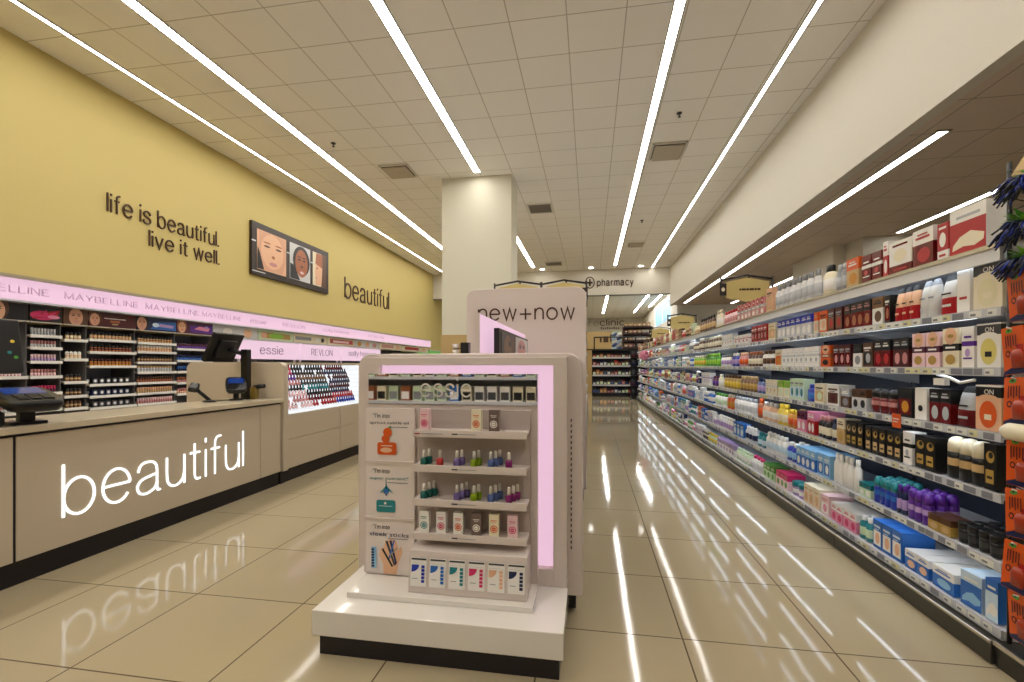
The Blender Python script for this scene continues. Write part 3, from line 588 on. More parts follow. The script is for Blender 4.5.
lightbox(6.33, 7.6, 'sally hansen', 'pink lightbox sign starting sally, last above the polish tray', .9)
# ------------------------------------------------------------------ things on the counter
TOP = .872
t = thing('pos_monitor', 'black point-of-sale monitor on a pole at the far end of the counter', 'monitor', (-3.373, 4.12, TOP))
Bx((-.035, -.03, 0), (.035, .03, .49), M_plast).build('pole', t, bevel=.004)
Bx((-.07, -.06, 0), (.07, .06, .015), M_plast).build('base', t, bevel=.004)
MB().tube([(0, 0, .44), (-.05, -.04, .46), (-.12, -.09, .49)], .022, M_plast).build('arm', t)
hd = Bx((-.18, -.15, -.02), (.18, .15, .02), M_plast); hd.box((-.10, -.09, .02), (.10, .09, .045), M_plast2)
o = hd.build('screen_housing', t, bevel=.008)
_a = YAW + .5548; _r, _f = Vector((math.cos(_a), math.sin(_a), 0)), Vector((-math.sin(_a), math.cos(_a), 0)); _u = (_r * .245 + _f * .27).normalized(); _v = (_r * .108 - _f * .098 + UZ * .285).normalized(); _n = _u.cross(_v)
o.matrix_local = Matrix.Translation((-.147, -.12, .506)) @ Matrix((_u, _v, _n)).transposed().to_4x4()
Bx((-.165, -.135, -.0215), (.165, .135, -.02), M_scr).build('screen', o)
t = thing('barcode_scanner', 'black barcode scanner on a leaning stand near the pole monitor', 'scanner', (-3.41, 3.71, TOP))
MB().loft([(0, .065, .05), (.012, .06, .045), (.02, .02, .02)], M_plast, 16).build('base', t)
MB().tube([(0, 0, .015), (-.03, -.03, .06), (-.06, -.07, .11)], .016, M_plast).build('neck', t)
o = Bx((-.035, -.05, -.025), (.035, .05, .025), M_plast).build('head', t, bevel=.012); o.location = (-.075, -.09, .135); o.rotation_euler = (.5, .2, .6)
tag(MB().tube([(-3.40, 3.77, TOP + .006), (-3.38, 3.83, TOP + .006), (-3.39, 3.88, TOP + .006), (-3.36, 3.90, TOP + .006)], .005, M_plast, 6).build('scanner_cable'), 'thin black cable lying on the worktop between scanner and pole', 'cable')
def pinpad(loc, lab, s=1., rz=0., zb=.115, tilt=28):
    t = thing('card_terminal', lab, 'card terminal', loc); t.rotation_euler = (0, 0, rz)
    Bx((-.05 * s, -.04 * s, 0), (.05 * s, .04 * s, .012 * s), M_plast).build('base', t)
    Bx((-.022 * s, -.02 * s, .01 * s), (.022 * s, .02 * s, (zb + .005) * s), M_plast).build('stem', t, bevel=.004)
    o = MB().loft([(0, .075 * s, .11 * s), (.02 * s, .085 * s, .12 * s), (.045 * s, .08 * s, .115 * s)], M_plast, 20, 5).build('body', t); o.location = (0, 0, zb * s); o.rotation_euler = (math.radians(tilt), 0, 0)
    Bx((-.06 * s, .0, .0455 * s), (.06 * s, .09 * s, .047 * s), M_scr).build('screen', o)
    k = MB()
    for i in range(4):
        for j in range(3): k.box((-.05 * s + j * .036 * s, -.09 * s + i * .02 * s, .0455 * s), (-.022 * s + j * .036 * s, -.077 * s + i * .02 * s, .05 * s), M_plast2)
    k.build('keypad', o)
pinpad((-3.34, 3.95, TOP), 'black card terminal with blue screen beside the pole monitor', 1.05, .75)
t = thing('phone_handset', 'small black handset lying against the beige end screen behind the pole', 'handset', (-3.22, 4.12, TOP))
MB().tube([(-.06, 0, .115), (.0, .0, .125), (.05, .0, .13)], .022, M_plast).build('handle', t); Bx((-.09, -.03, 0), (-.03, .03, .12), mat('handset_cradle', '8a7434', .4)).build('cradle', t, bevel=.008)
t = thing('till_display', 'black till screen at the near end of the counter, cut by the edge', 'monitor', (-3.62, 2.16, TOP))
Bx((-.04, -.04, 0), (.04, .04, .26), M_plast).build('pole', t); Bx((-.09, -.08, 0), (.09, .08, .015), M_plast).build('base', t)
o = Bx((-.03, -.26, -.10), (.02, .24, .24), M_plast).build('screen_housing', t, bevel=.01); o.location = (.05, 0, .38); o.rotation_euler = (0, math.radians(-8), 0)
ic = MB()
for yy, zz, c in ((.19, .10, 'yellow'), (.17, .03, 'teal'), (.20, -.0, 'green')): paint(ic, F_left(.021, 0, 0), [('e', yy, zz, .012, .010, c)])
ic.build('icons', o, label='small coloured icons')
pinpad((-3.15, 2.14, TOP), 'black card terminal with blue screen at the near end of the counter', 1.45, 1.3, .075, 12)
t = thing('receipt_printer', 'dark rounded receipt printer on the counter at the near end', 'printer', (-3.22, 1.90, TOP))
MB().loft([(0, .10, .14), (.01, .11, .15), (.07, .11, .15), (.10, .085, .12), (.105, .06, .09)], M_plast2, 24, 4).build('body', t); Bx((-.05, -.07, .105), (.05, .07, .108), M_plast).build('paper_slot', t)
# ------------------------------------------------------------------ central display: low gondola with end display
t = thing('end_display', 'white free-standing end display with pink lit frame, mirror strip and shelves on a platform', 'display stand', (-.62, 2.2, 0))
def pc(mb, name, parent=None, **k):       # shift world-built mesh into the display's frame
    mb.v = [(x + .62, y - 2.2, z) for x, y, z in mb.v]; return mb.build(name, parent or t, **k)
pc(Bx((-1.14, 1.765, .085), (-.10, 2.21, .19), M_plat), 'platform', bevel=.004)
pc(Bx((-1.115, 1.785, 0), (-.118, 2.25, .085), M_blk), 'plinth')
pc(Bx((-1.05, 1.885, .19), (-.232, 2.10, .214), M_plat), 'riser_slab', bevel=.003)
pc(MB().prism(F_cam(0, 2.28, 0), rrect(-1.165, .12, -.035, 1.262, .07, (0, 0, 1, 1)), 0, .075, M_disp), 'end_panel', bevel=.006)
f = MB()
f.box((-1.095, 2.13, 1.204), (-.105, 2.205, 1.242), M_disp); f.box((-1.095, 2.13, .19), (-1.015, 2.205, 1.204), M_disp); f.box((-.168, 2.13, .19), (-.105, 2.205, 1.204), M_disp); f.box((-1.015, 2.13, .19), (-.168, 2.205, .27), M_disp)
pc(f, 'tray_frame', bevel=.003)
pc(Bx((-1.015, 2.165, .27), (-.168, 2.18, 1.204), M_pink), 'pink_lit_panel')
s_ = MB()
for i in range(24): s_.box((-.092, 2.2035, .34 + i * .026), (-.086, 2.206, .354 + i * .026), M_dark)
pc(s_, 'slotted_strip', label='thin dark slotted strip')
bk = pc(Bx((-1.055, 2.095, .214), (-.236, 2.13, 1.166), M_disp), 'display_back')
pc(Bx((-1.05, 2.088, 1.02), (-.236, 2.095, 1.164), M_mirror), 'mirror_header')
pc(MB().words(F_cam(-.79, 2.0875, 1.055), 'essie', 0, 0, .25, .085, mat('mirror_lettering', 'd8d4ce', .4), .002, .13), 'essie_lettering'.replace('essie_', 'mirror_'))
cz = pc(Bx((-.785, 2.06, .40), (-.265, 2.096, 1.0), mat('recess_grey', 'b5a8a2', .5)), 'shelf_back')
for zt in (.914, .759, .608, .458):
    sh = pc(Bx((-.782, 1.975, zt - .012), (-.268, 2.06, zt), M_disp), 'shelf')
    m2 = Bx((-.782, 1.968, zt - .028), (-.268, 1.975, zt + .004), M_disp); paint(m2, F_cam(0, 1.968, 0), [('r', -.60, zt - .015, -.572, zt - .009, 'darkgrey'), ('r', -.568, zt - .014, -.49, zt - .011, 'grey')] + ([('r', -.77, zt - .015, -.745, zt - .010, 'scarlet'), ('r', -.74, zt - .014, -.64, zt - .011, 'grey')] if zt > .9 else [])); pc(m2, 'shelf_lip', bevel=.002)
tr = MB().prism(FR((0, 0, 0), UY, UZ), [(1.925, .2145), (2.06, .2145), (2.06, .405), (1.947, .392)], -.785, -.262, M_disp); pc(tr, 'applique_tray', bevel=.003)
bot = MB()
PK = [('royal blue', 'royalblue'), ('teal blue', 'blue'), ('aqua', 'teal'), ('raspberry red', 'hotpink'), ('peach', 'peach'), ('navy', 'navy')]
for i, (d, c) in enumerate(PK):
    x = -.738 + i * .0862; m2 = MB(); Fq = FR((x - .036, 1.9275, .245), UX, Vector((0, .123, .992)) * .9)
    m2.prism(Fq, rect(0, 0, .072, .132), .001, .005, P('white'))
    els = [('r', .002, .122, .07, .130, 'darkgrey'), ('p', [(.004, .1)] + [(.004 + .034 * math.cos(a * .157), .1 - .034 * math.sin(a * .157)) for a in range(11)], c)]
    for j in range(5): els.append(('r', .05, .018 + j * .017, .064, .031 + j * .017, c))
    els += [('r', .01, .035, .035, .038, 'grey'), ('r', .006, .108, .066, .110, 'lightgrey')]
    paint(m2, FR((x - .036, 1.9275, .245), UX, Vector((0, .123, .992)) * .9), els, t=.0062)
    tag(m2.build('nail_applique_pack'), f'white nail applique pack with {d} quarter circle, bottom tray of end display', 'nail pack', 'applique packs in the bottom tray')
def endposter(z0, z1, lab, l2, c2, art):
    p = thing('printed_poster', lab, 'poster', (-.93, 2.085, z0), 'posters on the end display'); h = z1 - z0
    m2 = Bx((-.125, -.012, 0), (.118, .008, h), P('posterpaper')); Fq = F_cam(-.125, -.0125, 0)
    els = [('t', '\u201cI\u2019m into', .035, h - .045, .12, h - .022, 'black'), ('r', .03, h - .053, .2, h - .0525, 'lightgrey'), ('t', l2, .02, h - .078, .215, h - .060, c2), ('r', .11, h - .09, .21, h - .086, 'grey')]
    paint(m2, Fq, els + art, t=.0008); m2.build('print', p)
    Bx((-.125, -.02, -.012), (.12, .008, 0), M_disp).build('poster_ledge', p)
endposter(.752, 1.0, 'poster with an orange apricot above a small orange bottle, top of three', 'apricot cuticle oil', 'black',
          [('e', .11, .135, .022, .022, 'orange'), ('e', .10, .105, .02, .018, 'orange'), ('p', [(.115, .155), (.125, .17), (.13, .155)], 'green'), ('p', rrect(.06, .03, .155, .088, .01), 'orange'), ('r', .078, .07, .135, .074, 'cream'), ('e', .105, .052, .03, .012, 'peach'), ('r', .09, .084, .12, .092, 'orange')])
endposter(.488, .738, 'poster with a teal leafy plant above a teal bottle, middle of three', 'super nutrient*', 'teal',
          [('p', [(.07, .11), (.1, .145), (.1, .18), (.108, .145), (.14, .11), (.105, .128)], 'teal'), ('p', [(.1, .1), (.104, .19), (.108, .1)], 'navy'), ('e', .104, .12, .012, .012, 'blue'), ('p', rrect(.055, .022, .15, .08, .01), 'teal'), ('r', .07, .05, .135, .053, 'paleblue'), ('e', .10, .065, .006, .006, 'white')])
endposter(.214, .474, 'poster with a hand holding patterned nails, lowest of three', 'sleek sticks', 'navy',
          [('p', [(.09, .005), (.155, .005), (.165, .06), (.185, .11), (.178, .14), (.165, .12), (.155, .16), (.145, .17), (.135, .165), (.125, .175), (.112, .16), (.10, .165), (.092, .13), (.075, .12), (.07, .09), (.088, .05)], 'peach'),
           ('p', [(.10, .16), (.112, .16), (.15, .05), (.142, .045)], 'darkgrey'), ('p', [(.12, .16), (.13, .165), (.158, .06), (.15, .05)], 'navy'), ('p', [(.14, .165), (.148, .165), (.12, .07), (.114, .075)], 'blue'), ('p', [(.082, .12), (.09, .125), (.14, .045), (.132, .04)], 'black'),
           ('p', [(.155, .13), (.165, .135), (.125, .09), (.12, .095)], 'grey'), ('r', .03, .03, .055, .13, 'lightblue')] + [('r', .032, .036 + j * .013, .045, .045 + j * .013, 'navy') for j in range(7)])
# cartons and bottles on the end display
def ecarton(x, z, y, d, body, ring, lab):
    def make():
        w, dd, h = .044, .03, .094; mb = MB().loft([(0, w / 2, dd / 2, P(body)), (h, w / 2, dd / 2)], P(body), 4); F = F_cam(0, -dd / 2, 0)
        paint(mb, F, [('e', 0, .032, .0165, .0165, ring), ('e', 0, .032, .0125, .0125, body), ('e', 0, .032, .0095, .0095, ring), ('r', -.005, .031, .006, .033, body), ('r', -.014, .068, .014, .071, ring), ('r', -.01, .062, .01, .064, ring)])
        return [('carton', mb)]
    put('treatment_carton', 'carton', ('ec', body, ring), make, (x, y, z), R.uniform(-.05, .05), lab, 'treatment cartons on the end display')
px2x = lambda px, y: y * math.tan(math.atan((px - 512) / FPX) - YAW)
for px, b_, r_, l in ((425.5, 'palepink', 'hotpink', 'palest pink carton with pink ring, alone at left of the top display shelf'), (477, 'cream', 'orange', 'cream carton with orange ring on the top display shelf'), (494.5, 'taupe', 'white', 'taupe carton with white ring on the top display shelf')):
    ecarton(px2x(px, 2.0), .9145, 2.0, '', b_, r_, l)
for px, b_, r_, l in ((425, 'white', 'teal', 'white carton with teal ring, lowest display shelf'), (442, 'white', 'hotpink', 'white carton with pink ring, second on the lowest display shelf'), (459, 'white', 'orange', 'white carton with orange ring, third on the lowest display shelf'), (477, 'taupe', 'white', 'taupe carton with white ring on the lowest display shelf'),
                      (494.5, 'cream', 'orange', 'cream carton with orange ring, fifth on the lowest display shelf'), (513, 'palepink', 'hotpink', 'pink-ringed carton at the right end of the lowest display shelf')):
    ecarton(px2x(px, 2.0), .4585, 2.0, '', b_, r_, l)
for zt, sn, rows in ((.7595, 'upper', (('seagreen', 424, 2), ('scarlet', 440, 1), ('mauve', 457, 2), ('olive', 474, 2), ('steel', 491, 3), ('magenta', 509, 1))), (.6085, 'lower', (('seagreen', 424, 3), ('mauve', 457, 3), ('olive', 474, 2), ('steel', 491, 3), ('magenta', 509, 3)))):
    for c, px, n in rows:
        nm = dict(seagreen='sea green', scarlet='red', mauve='mauve purple', olive='lime green', steel='steel blue', magenta='magenta')[c]
        for j in range(n):
            put('nail_polish_bottle', 'nail polish', ('np', c), k_polish(.030, .030, .066, [c, 'white']), (px2x(px, 1.99) + j * .014, 1.99 + j * .029, zt), 0,
                f'{["front", "second", "rear"][j]} {nm} white-capped nail polish, {sn} polish shelf of end display', f'{nm} polishes on the {sn} display shelf', True)
# body of the low gondola behind
t = thing('low_gondola', 'low white gondola behind the end display carrying a pink lightbox', 'shelving', (-.58, 3.2, 0))
def pg(mb, name, parent=None, **k):
    mb.v = [(x + .58, y - 3.2, z) for x, y, z in mb.v]; return mb.build(name, parent or t, **k)
pg(Bx((-.62, 2.29, .1), (-.52, 4.16, 1.22), M_disp), 'spine')
pg(Bx((-1.08, 2.29, .02), (-.07, 4.16, .14), M_blk), 'base_deck')
for z in (.40, .66, .92, 1.2):
    pg(Bx((-1.05, 2.3, z - .02), (-.62, 4.15, z), M_disp), 'shelf'); pg(Bx((-.52, 2.3, z - .02), (-.10, 4.15, z), M_disp), 'shelf')
lb = thing('spine_lightbox', 'pink lit box with photographs standing on top of the low gondola', 'lit sign', (-.57, 2.36, 1.222))
Bx((-.03, 0, 0), (.0, 1.72, .252), M_pink).build('lit_panel', lb); Bx((-.034, -.008, -.002), (.003, 0, .255), M_disp).build('end_cap', lb)
pb = thing('photo_board', 'black-edged board with two grey close-up photographs against pink lightbox', 'picture', (-.53, 2.54, 1.222))
Bx((0, 0, 0), (.03, 1.2, .19), M_plast).build('board', pb)
m2 = MB().prism(F_left(.031, .06, .015), rect(0, 0, .45, .16), 0, .002, P('darkgrey')); paint(m2, F_left(.0335, .06, .015), [('e', .2, .08, .13, .07, 'bronze'), ('e', .26, .10, .05, .02, 'black'), ('e', .2, .04, .05, .015, 'brown'), ('p', [(.3, .02), (.44, .02), (.44, .15), (.36, .14)], 'brown')]); m2.build('photo', pb)
m2 = MB().prism(F_left(.031, .56, .015), rect(0, 0, .6, .16), 0, .002, P('lightgrey')); paint(m2, F_left(.0335, .56, .015), [('e', .28, .08, .2, .07, 'rose'), ('e', .2, .1, .05, .015, 'darkgrey'), ('e', .36, .1, .05, .015, 'darkgrey'), ('e', .28, .04, .06, .014, 'bronze')]); m2.build('photo', pb)
t = thing('tester_stand', 'black tester stand holding three white cups behind the end display', 'tester stand', (-.93, 3.3, 1.2))
Bx((-.0, -.03, 0), (.06, .03, .17), M_plast).build('post', t)
for z in (.04, .085, .13): MB().loft([(0, .018, .018), (.03, .026, .026)], P('white'), 12, org=(-.045, 0, z)).build('cup', t); Bx((-.06, -.012, z - .006), (.01, .012, z), M_plast).build('arm', t)
t = thing('white_riser', 'white flat riser tray on top of the low gondola behind the mirror', 'tray', (-.86, 2.6, 1.201)); Bx((-.18, -.2, 0), (.17, .2, .03), M_disp).build('tray', t, bevel=.004); Bx((-.19, .19, .03), (.17, .2, .055), M_disp).build('back_lip', t)
# tall gondola with the new+now header
t = thing('header_panel', 'tall pale end panel with rounded corners reading new+now', 'sign panel', (-.58, 4.2, 0))
MB().prism(F_cam(.58 - .58, .06, 0), rrect(-.555, .1, .545, 1.91, .09, (0, 0, 1, 1)), 0, .06, M_disp).build('panel', t, bevel=.005)
Bx((-.53, .0, 0), (.52, .06, .1), M_blk).build('foot', t)
MB().words(F_cam(-.447, 0, 1.60), 'new+now', 0, 0, .891, .142, M_let, .006, .14).build('lettering', t)
t = thing('centre_gondola', 'tall central gondola run behind the new+now panel', 'shelving', (-.58, 4.28, 0))
Bx((-.03, 0, .1), (.03, 8.5, 1.75), M_metal).build('spine', t); Bx((-.52, 0, 0), (.52, 8.5, .13), M_curb).build('base_deck', t)
for z in (.42, .70, .97, 1.23, 1.48, 1.74):
    for s0, s1 in ((-.5, -.03), (.03, .5)):
        sh = Bx((s0, 0, z - .02), (s1, 8.5, z), M_metal).build('shelf', t); e = s0 if s0 < -.1 else s1
        Bx((e - .006, 0, z - .03), (e + .006, 8.5, z + .004), M_rail).build('price_rail', sh)
# ------------------------------------------------------------------ aisle signs
def aisle_sign(x0, x1, y, z0, z1, lab, base, txt, emblem=True):
    w = x1 - x0; t = thing('aisle_sign', lab, 'sign', (x0, y, base), 'tan aisle signs on posts')
    h0, h1 = z0 - base, z1 - base; pk = h1 + .05 * w / .6
    br = MB().tube([(0, -.012, h1), (w / 2, -.012, pk), (w, -.012, h1)], .013, M_dark)
    br.build('bracket', t)
    for x in (0, w): MB().tube([(x, -.012, h0 + (.0 if x else .12)), (x, -.012, h1 + .03)], .012, M_dark).build('bracket_end', t)
    MB().tube([(w * .55, .03, 0), (w * .55, .03, h1), (w * .55, -.006, h1 + .03)], .012, M_dark).build('post', t)
    MB().prism(F_cam(0, 0, 0), [(.10 * w, h0 + .05), (.5 * w, h0), (.93 * w, h0 + .05), (.93 * w, h1 - .03), (.5 * w, pk - .03), (.10 * w, h1 - .03)], 0, .02, M_sign).build('sign_plate', t)
    if txt:
        m2 = MB(); x = .36 * w
        for q in (.02, .045, .03, .05, .025, .035): m2.box((x, -.0225, (h0 + h1) / 2), (x + q, -.0205, (h0 + h1) / 2 + .024), M_let); x += q + .006
        m2.build('print_line', t, label='small dark line of print')
    if emblem:
        ex = .93 * w if emblem == 2 else 0
        m2 = Bx((ex - .03 * w, -.035, (h0 + h1) / 2 - .06), (ex + .10 * w, -.025, (h0 + h1) / 2 + .09), M_dark); paint(m2, F_cam(0, -.0355, 0), [('e', ex + .035 * w, (h0 + h1) / 2 + .015, .02, .025, 'cream')]); m2.build('emblem_plate', t)
aisle_sign(1.56, 2.14, 6., 1.97, 2.24, 'tan aisle sign on posts above the right-hand shelves, nearest of three', 1.70, 'shampoo')
aisle_sign(1.62, 2.19, 10.3, 1.94, 2.25, 'tan aisle sign above the right-hand shelves, middle of three', 1.70, 'hair care')
aisle_sign(1.74, 2.34, 14.4, 1.98, 2.30, 'tan aisle sign above the right-hand shelves, farthest of three', 1.70, 'skin care')
aisle_sign(-1.24, -.63, 6., 1.95, 2.25, 'tan sign above the new+now panel, half nearer the yellow wall', 1.75, None)
aisle_sign(-.62, -.05, 6., 1.95, 2.25, 'tan sign above the new+now panel, half nearer the right-hand aisle', 1.75, None, 2)
# pharmacy lettering
t = thing('pharmacy_lettering', 'dark pharmacy lettering with circled plus emblem on the far header', 'lettering', (0, YF - .002, 4.3))
MB().words(F_cam(.24, -.002, -.15), 'pharmacy', 0, 0, 1.36, .34, M_let, .03, .23).build('letters', t)
em = MB()
for i in range(24):
    a, c = 2 * PI * i / 24, 2 * PI * (i + 1) / 24
    em.prism(F_cam(-.02, 0, .07), [(.18 * math.cos(a), .23 * math.sin(a)), (.18 * math.cos(c), .23 * math.sin(c)), (.145 * math.cos(c), .195 * math.sin(c)), (.145 * math.cos(a), .195 * math.sin(a))], 0, .03, M_let)
em.box((-.12, -.03, .04), (.08, 0, .10), M_let); em.box((-.05, -.03, -.06), (.01, 0, .20), M_let); em.build('emblem', t)
t = thing('clinic_lettering', 'grey and brown care clinic lettering on the farthest wall', 'lettering', (-1.25, 29.999, 3.38))
MB().words(F_cam(.35, -.002, .33), 'care', 0, 0, 1.42, .30, mat('pale_letters', 'b0a894', .5), .03, .15).build('pale_letters', t); MB().words(F_cam(1.83, -.002, .33), 'clinic', 0, 0, 1.53, .42, mat('clinic_brown', '6b5a48', .5), .03, .17).build('dark_letters', t)
m2 = MB()
for k in range(9): m2.box((1.9 + k * .13, -.03, .12), (1.98 + k * .13, -.002, .22 + .04 * (k % 3 == 0)), mat('clinic_brown', '6b5a48', .5))
m2.build('small_print', t)
# ------------------------------------------------------------------ right-hand gondola
GX = 1.62; LV = [1.702, 1.440, 1.195, .930, .685, .408, .143]
SN = ['top', 'second', 'third', 'fourth', 'fifth', 'sixth', 'bottom']
BY = [2.16 + 1.22 * i for i in range(13)]
for bi in range(12):
    y0, y1 = BY[bi], BY[bi + 1]; w = y1 - y0
    lab = ('nearest shelving bay of the right-hand gondola, beside the orange packs' if bi == 0 else 'farthest shelving bay of the right-hand gondola' if bi == 11 else f'{ordinal(bi + 1)} shelving bay from the near end of the right-hand gondola')
    t = thing('gondola_bay', lab, 'shelving', (GX, y0, 0), 'bays of the right-hand gondola')
    Bx((.44, .0, .1), (.47, w, 1.70), M_navy).build('back_panel', t)
    Bx((0.0, .004, .0), (.46, w, .10), M_curb).build('base', t)
    c = Bx((-.035, .002, .004), (.0, w - .002, .085), M_curb); c.box((-.04, .002, .085), (-.032, w - .002, .10), M_chrome); c.box((-.032, .002, .085), (.0, w - .002, .098), M_curb); c.build('kick_rail', t, bevel=.003)
    up = Bx((.44, .0, .1), (.444, .03, 1.70), M_metal); up.build('upright', t)
    for li, z in enumerate(LV):
        zs = z - .006
        if li == 6:
            sh = Bx((.005, .004, .10), (.44, w - .004, zs), M_metal).build('base_shelf', t)
        else:
            sh = MB(); sh.box((.012, .004, zs - .018), (.44, w - .004, zs), M_metal)
            for yy in (.03, w - .05): sh.poly([(.43, yy, zs - .018), (.43, yy, zs - .1), (.06, yy, zs - .03), (.06, yy, zs - .018)], M_metal)
            sh = sh.build('shelf', t)
        r = MB()
        if li == 0:
            r.box((-.004, .002, zs - .07), (.012, w - .002, zs - .016), M_metal); r.box((-.012, .002, zs - .016), (.012, w - .002, zs + .002), M_chrome)
        else:
            h = .036; r.box((.0, .002, z - h), (.010, w - .002, z), M_rail)
            y = .02 + R.random() * .03
            while y < w - .09:
                tw = R.choice((.045, .055, .065)); mm = R.choice((M_tagw, M_tagw, M_tagy, M_tagg))
                Fq = F_right(-.0005, 0, z - h + .004); r.poly([Fq(-(y + tw), 0, .0006), Fq(-y, 0, .0006), Fq(-y, h - .009, .0006), Fq(-(y + tw), h - .009, .0006)], mm)
                if mm is not M_tagg:
                    q = M_tagg
                    r.poly([Fq(-(y + tw * .9), .006, .001), Fq(-(y + tw * .45), .006, .001), Fq(-(y + tw * .45), .016, .001), Fq(-(y + tw * .9), .016, .001)], q)
                y += tw + R.choice((.004, .012, .03))
        r.build('price_rail', sh)
        if li < 6:
            Bx((.016, .16, zs - (.050 if li == 0 else .028)), (.030, w - .16, zs - (.036 if li == 0 else .019)), M_led).build('shelf_light', sh)
tg = thing('shelf_ticket', 'bright orange ticket hanging from the fourth price rail', 'price ticket', (GX - .003, 2.80, .87)); m2 = Bx((-.002, -.035, 0), (.0, .035, .075), P('orange')); paint(m2, F_right(-.0025, 0, 0), [('r', -.025, .045, .025, .05, 'white'), ('r', -.025, .03, .015, .034, 'white')]); m2.build('ticket', tg)
tg = thing('shelf_clip', 'white plastic clip hanging under the third shelf near the orange packs', 'clip', (GX + .02, 2.42, 1.13))
m2 = MB().tube([(0, .12, .03), (0, .04, .015), (0, -.02, -.005), (0, -.1, .01)], .007, P('white'), 6); m2.build('strip', tg); Bx((-.01, .06, -.02), (.012, .13, .012), P('white')).build('hook', tg)
cnt = {}
def shelf_item(kind, li, y, w, d, h, desc, cols, extra, row=0, near=True):
    name, cat, mk = {'carton': ('product_carton', 'carton', lambda: k_carton(w, d, h, extra, cols)), 'bottle': ('product_bottle', 'bottle', lambda: k_bottle(w, d, h, cols, extra or 'round')), 'pump': ('pump_bottle', 'bottle', lambda: k_bottle(w, d, h, cols, 'round', True)),
                     'tottle': ('domed_bottle', 'bottle', lambda: k_tottle(w, d, h, cols)), 'pouch': ('refill_pouch', 'pouch', lambda: k_pouch(w, d, h, cols)), 'tube': ('squeeze_tube', 'tube', lambda: k_tube(w, d, h, cols)), 'tub': ('cream_tub', 'tub', lambda: k_tub(w, d, h, cols))}[kind]
    ITEMS.append(dict(kind=name, cat=cat, key=(kind, round(w, 3), round(d, 3), round(h, 3), extra, tuple(cols)), make=mk(), loc=(GX + .02 + d / 2 + row * (d + .008) + R.uniform(0, .006), y, LV[li]), rot=-PI / 2 + R.uniform(-.03, .03), desc=desc, li=li, row=row, parts=near and kind != 'carton' and kind != 'pouch'))
WORD = {'product_carton': 'carton', 'product_bottle': 'bottle', 'pump_bottle': 'pump bottle', 'domed_bottle': 'domed bottle', 'refill_pouch': 'pouch', 'squeeze_tube': 'tube', 'cream_tub': 'tub'}
def run(li, p0, p1, n, kind, desc, h, cols, extra=None, d=.08, rows=1, stack=1):
    """n facings between image columns p0 (near) and p1 (far) of the shelf's front"""
    y0, y1 = depth_at(p0, GX + .03), depth_at(p1, GX + .03); st = (y1 - y0) / n
    for i in range(n):
        for r in range(rows):
            w = min(st * .93, .30)
            dd = d if kind in ('carton', 'pouch') else min(d, w * (1. if kind in ('tub', 'tottle') else .8))
            shelf_item(kind, li, y0 + (i + .5) * st, w, dd, h, desc, cols, extra, r, y0 < 5.0)
# shelf 1 (top)
run(0, 989, 951, 1, 'carton', 'large white-topped red', .205, ['white', 'red', 'cream', 'silver'], 'wave', .09)
run(0, 950, 938, 1, 'carton', 'narrow red and white', .175, ['red', 'white', 'white', 'red'], 'low', .07)
run(0, 936, 914, 1, 'carton', 'white-topped deep red', .185, ['darkred', 'white', 'red', 'red'], 'duo', .07)
run(0, 913, 890, 1, 'carton', 'wide white with red base', .175, ['white', 'darkred', 'cream', 'red'], 'low', .07)
run(0, 889, 884, 1, 'carton', 'slim red and white', .20, ['red', 'white', 'white', 'red'], 'duo', .06)
run(0, 883, 863, 2, 'carton', 'dark red white-banded', .165, ['darkred', 'white', 'red', 'red'], 'stripe', .06)
run(0, 860, 848, 1, 'carton', 'orange and tan', .18, ['tan', 'orange', 'amber', 'white'], 'duo', .06)
run(0, 846, 835, 2, 'bottle', 'grey-blue', .18, ['grey', 'silver', 'silver'], None, .05)
run(0, 832, 821, 1, 'bottle', 'white black-capped', .21, ['cream', 'white', 'black'], None, .08)
run(0, 819, 775, 8, 'bottle', 'pale silver', .215, ['lightgrey', 'silver', 'grey'], None, .05)
run(0, 773, 767, 1, 'carton', 'tan and skin-toned', .22, ['peach', 'tan', 'skin', 'brown'], 'photo', .06)
run(0, 765, 738, 7, 'carton', 'pinkish red and grey', .17, ['rose', 'silver', 'red', 'white'], 'face', .06)
run(0, 737, 724, 5, 'bottle', 'pink and white', .16, ['palepink', 'rose', 'red'], None, .05)
run(0, 722, 716, 2, 'bottle', 'cream', .22, ['cream', 'white', 'cream'], None, .05)
run(0, 714, 700, 6, 'bottle', 'black and brown', .20, ['brown', 'tan', 'black'], None, .05)
# shelf 2
run(1, 1006, 975, 1, 'carton', 'large black-arched cream', .195, ['darkgrey', 'cream', 'palecream', 'cream'], 'arch', .09)
run(1, 972, 958, 1, 'carton', 'plain white tall', .195, ['white', 'white', 'red', 'white'], 'plain', .10)
run(1, 957, 939, 1, 'pouch', 'black-topped white and crimson', .19, ['red', 'offwhite', 'black'], None, .07)
run(1, 938, 919, 2, 'pouch', 'white grey-banded', .185, ['offwhite', 'offwhite', 'grey'], None, .06)
run(1, 917, 895, 3, 'pouch', 'black-topped orange-red', .18, ['red', 'peach', 'black'], None, .06)
run(1, 892, 886, 1, 'carton', 'black and russet', .155, ['black', 'darkred', 'copper', 'white'], 'photo', .06)
run(1, 885, 873, 1, 'carton', 'white and russet', .16, ['white', 'bronze', 'brown', 'black'], 'duo', .06)
run(1, 872, 845, 4, 'carton', 'dark red and black', .16, ['darkred', 'black', 'copper', 'rose'], 'duo', .06)
run(1, 844, 829, 2, 'carton', 'maroon', .155, ['maroon', 'bronze', 'red', 'silver'], 'photo', .06)
run(1, 828, 820, 1, 'carton', 'coral and cream', .155, ['orange', 'cream', 'peach', 'maroon'], 'photo', .06)
run(1, 819, 815, 1, 'carton', 'cream and orange', .155, ['cream', 'orange', 'peach', 'tan'], 'duo', .06)
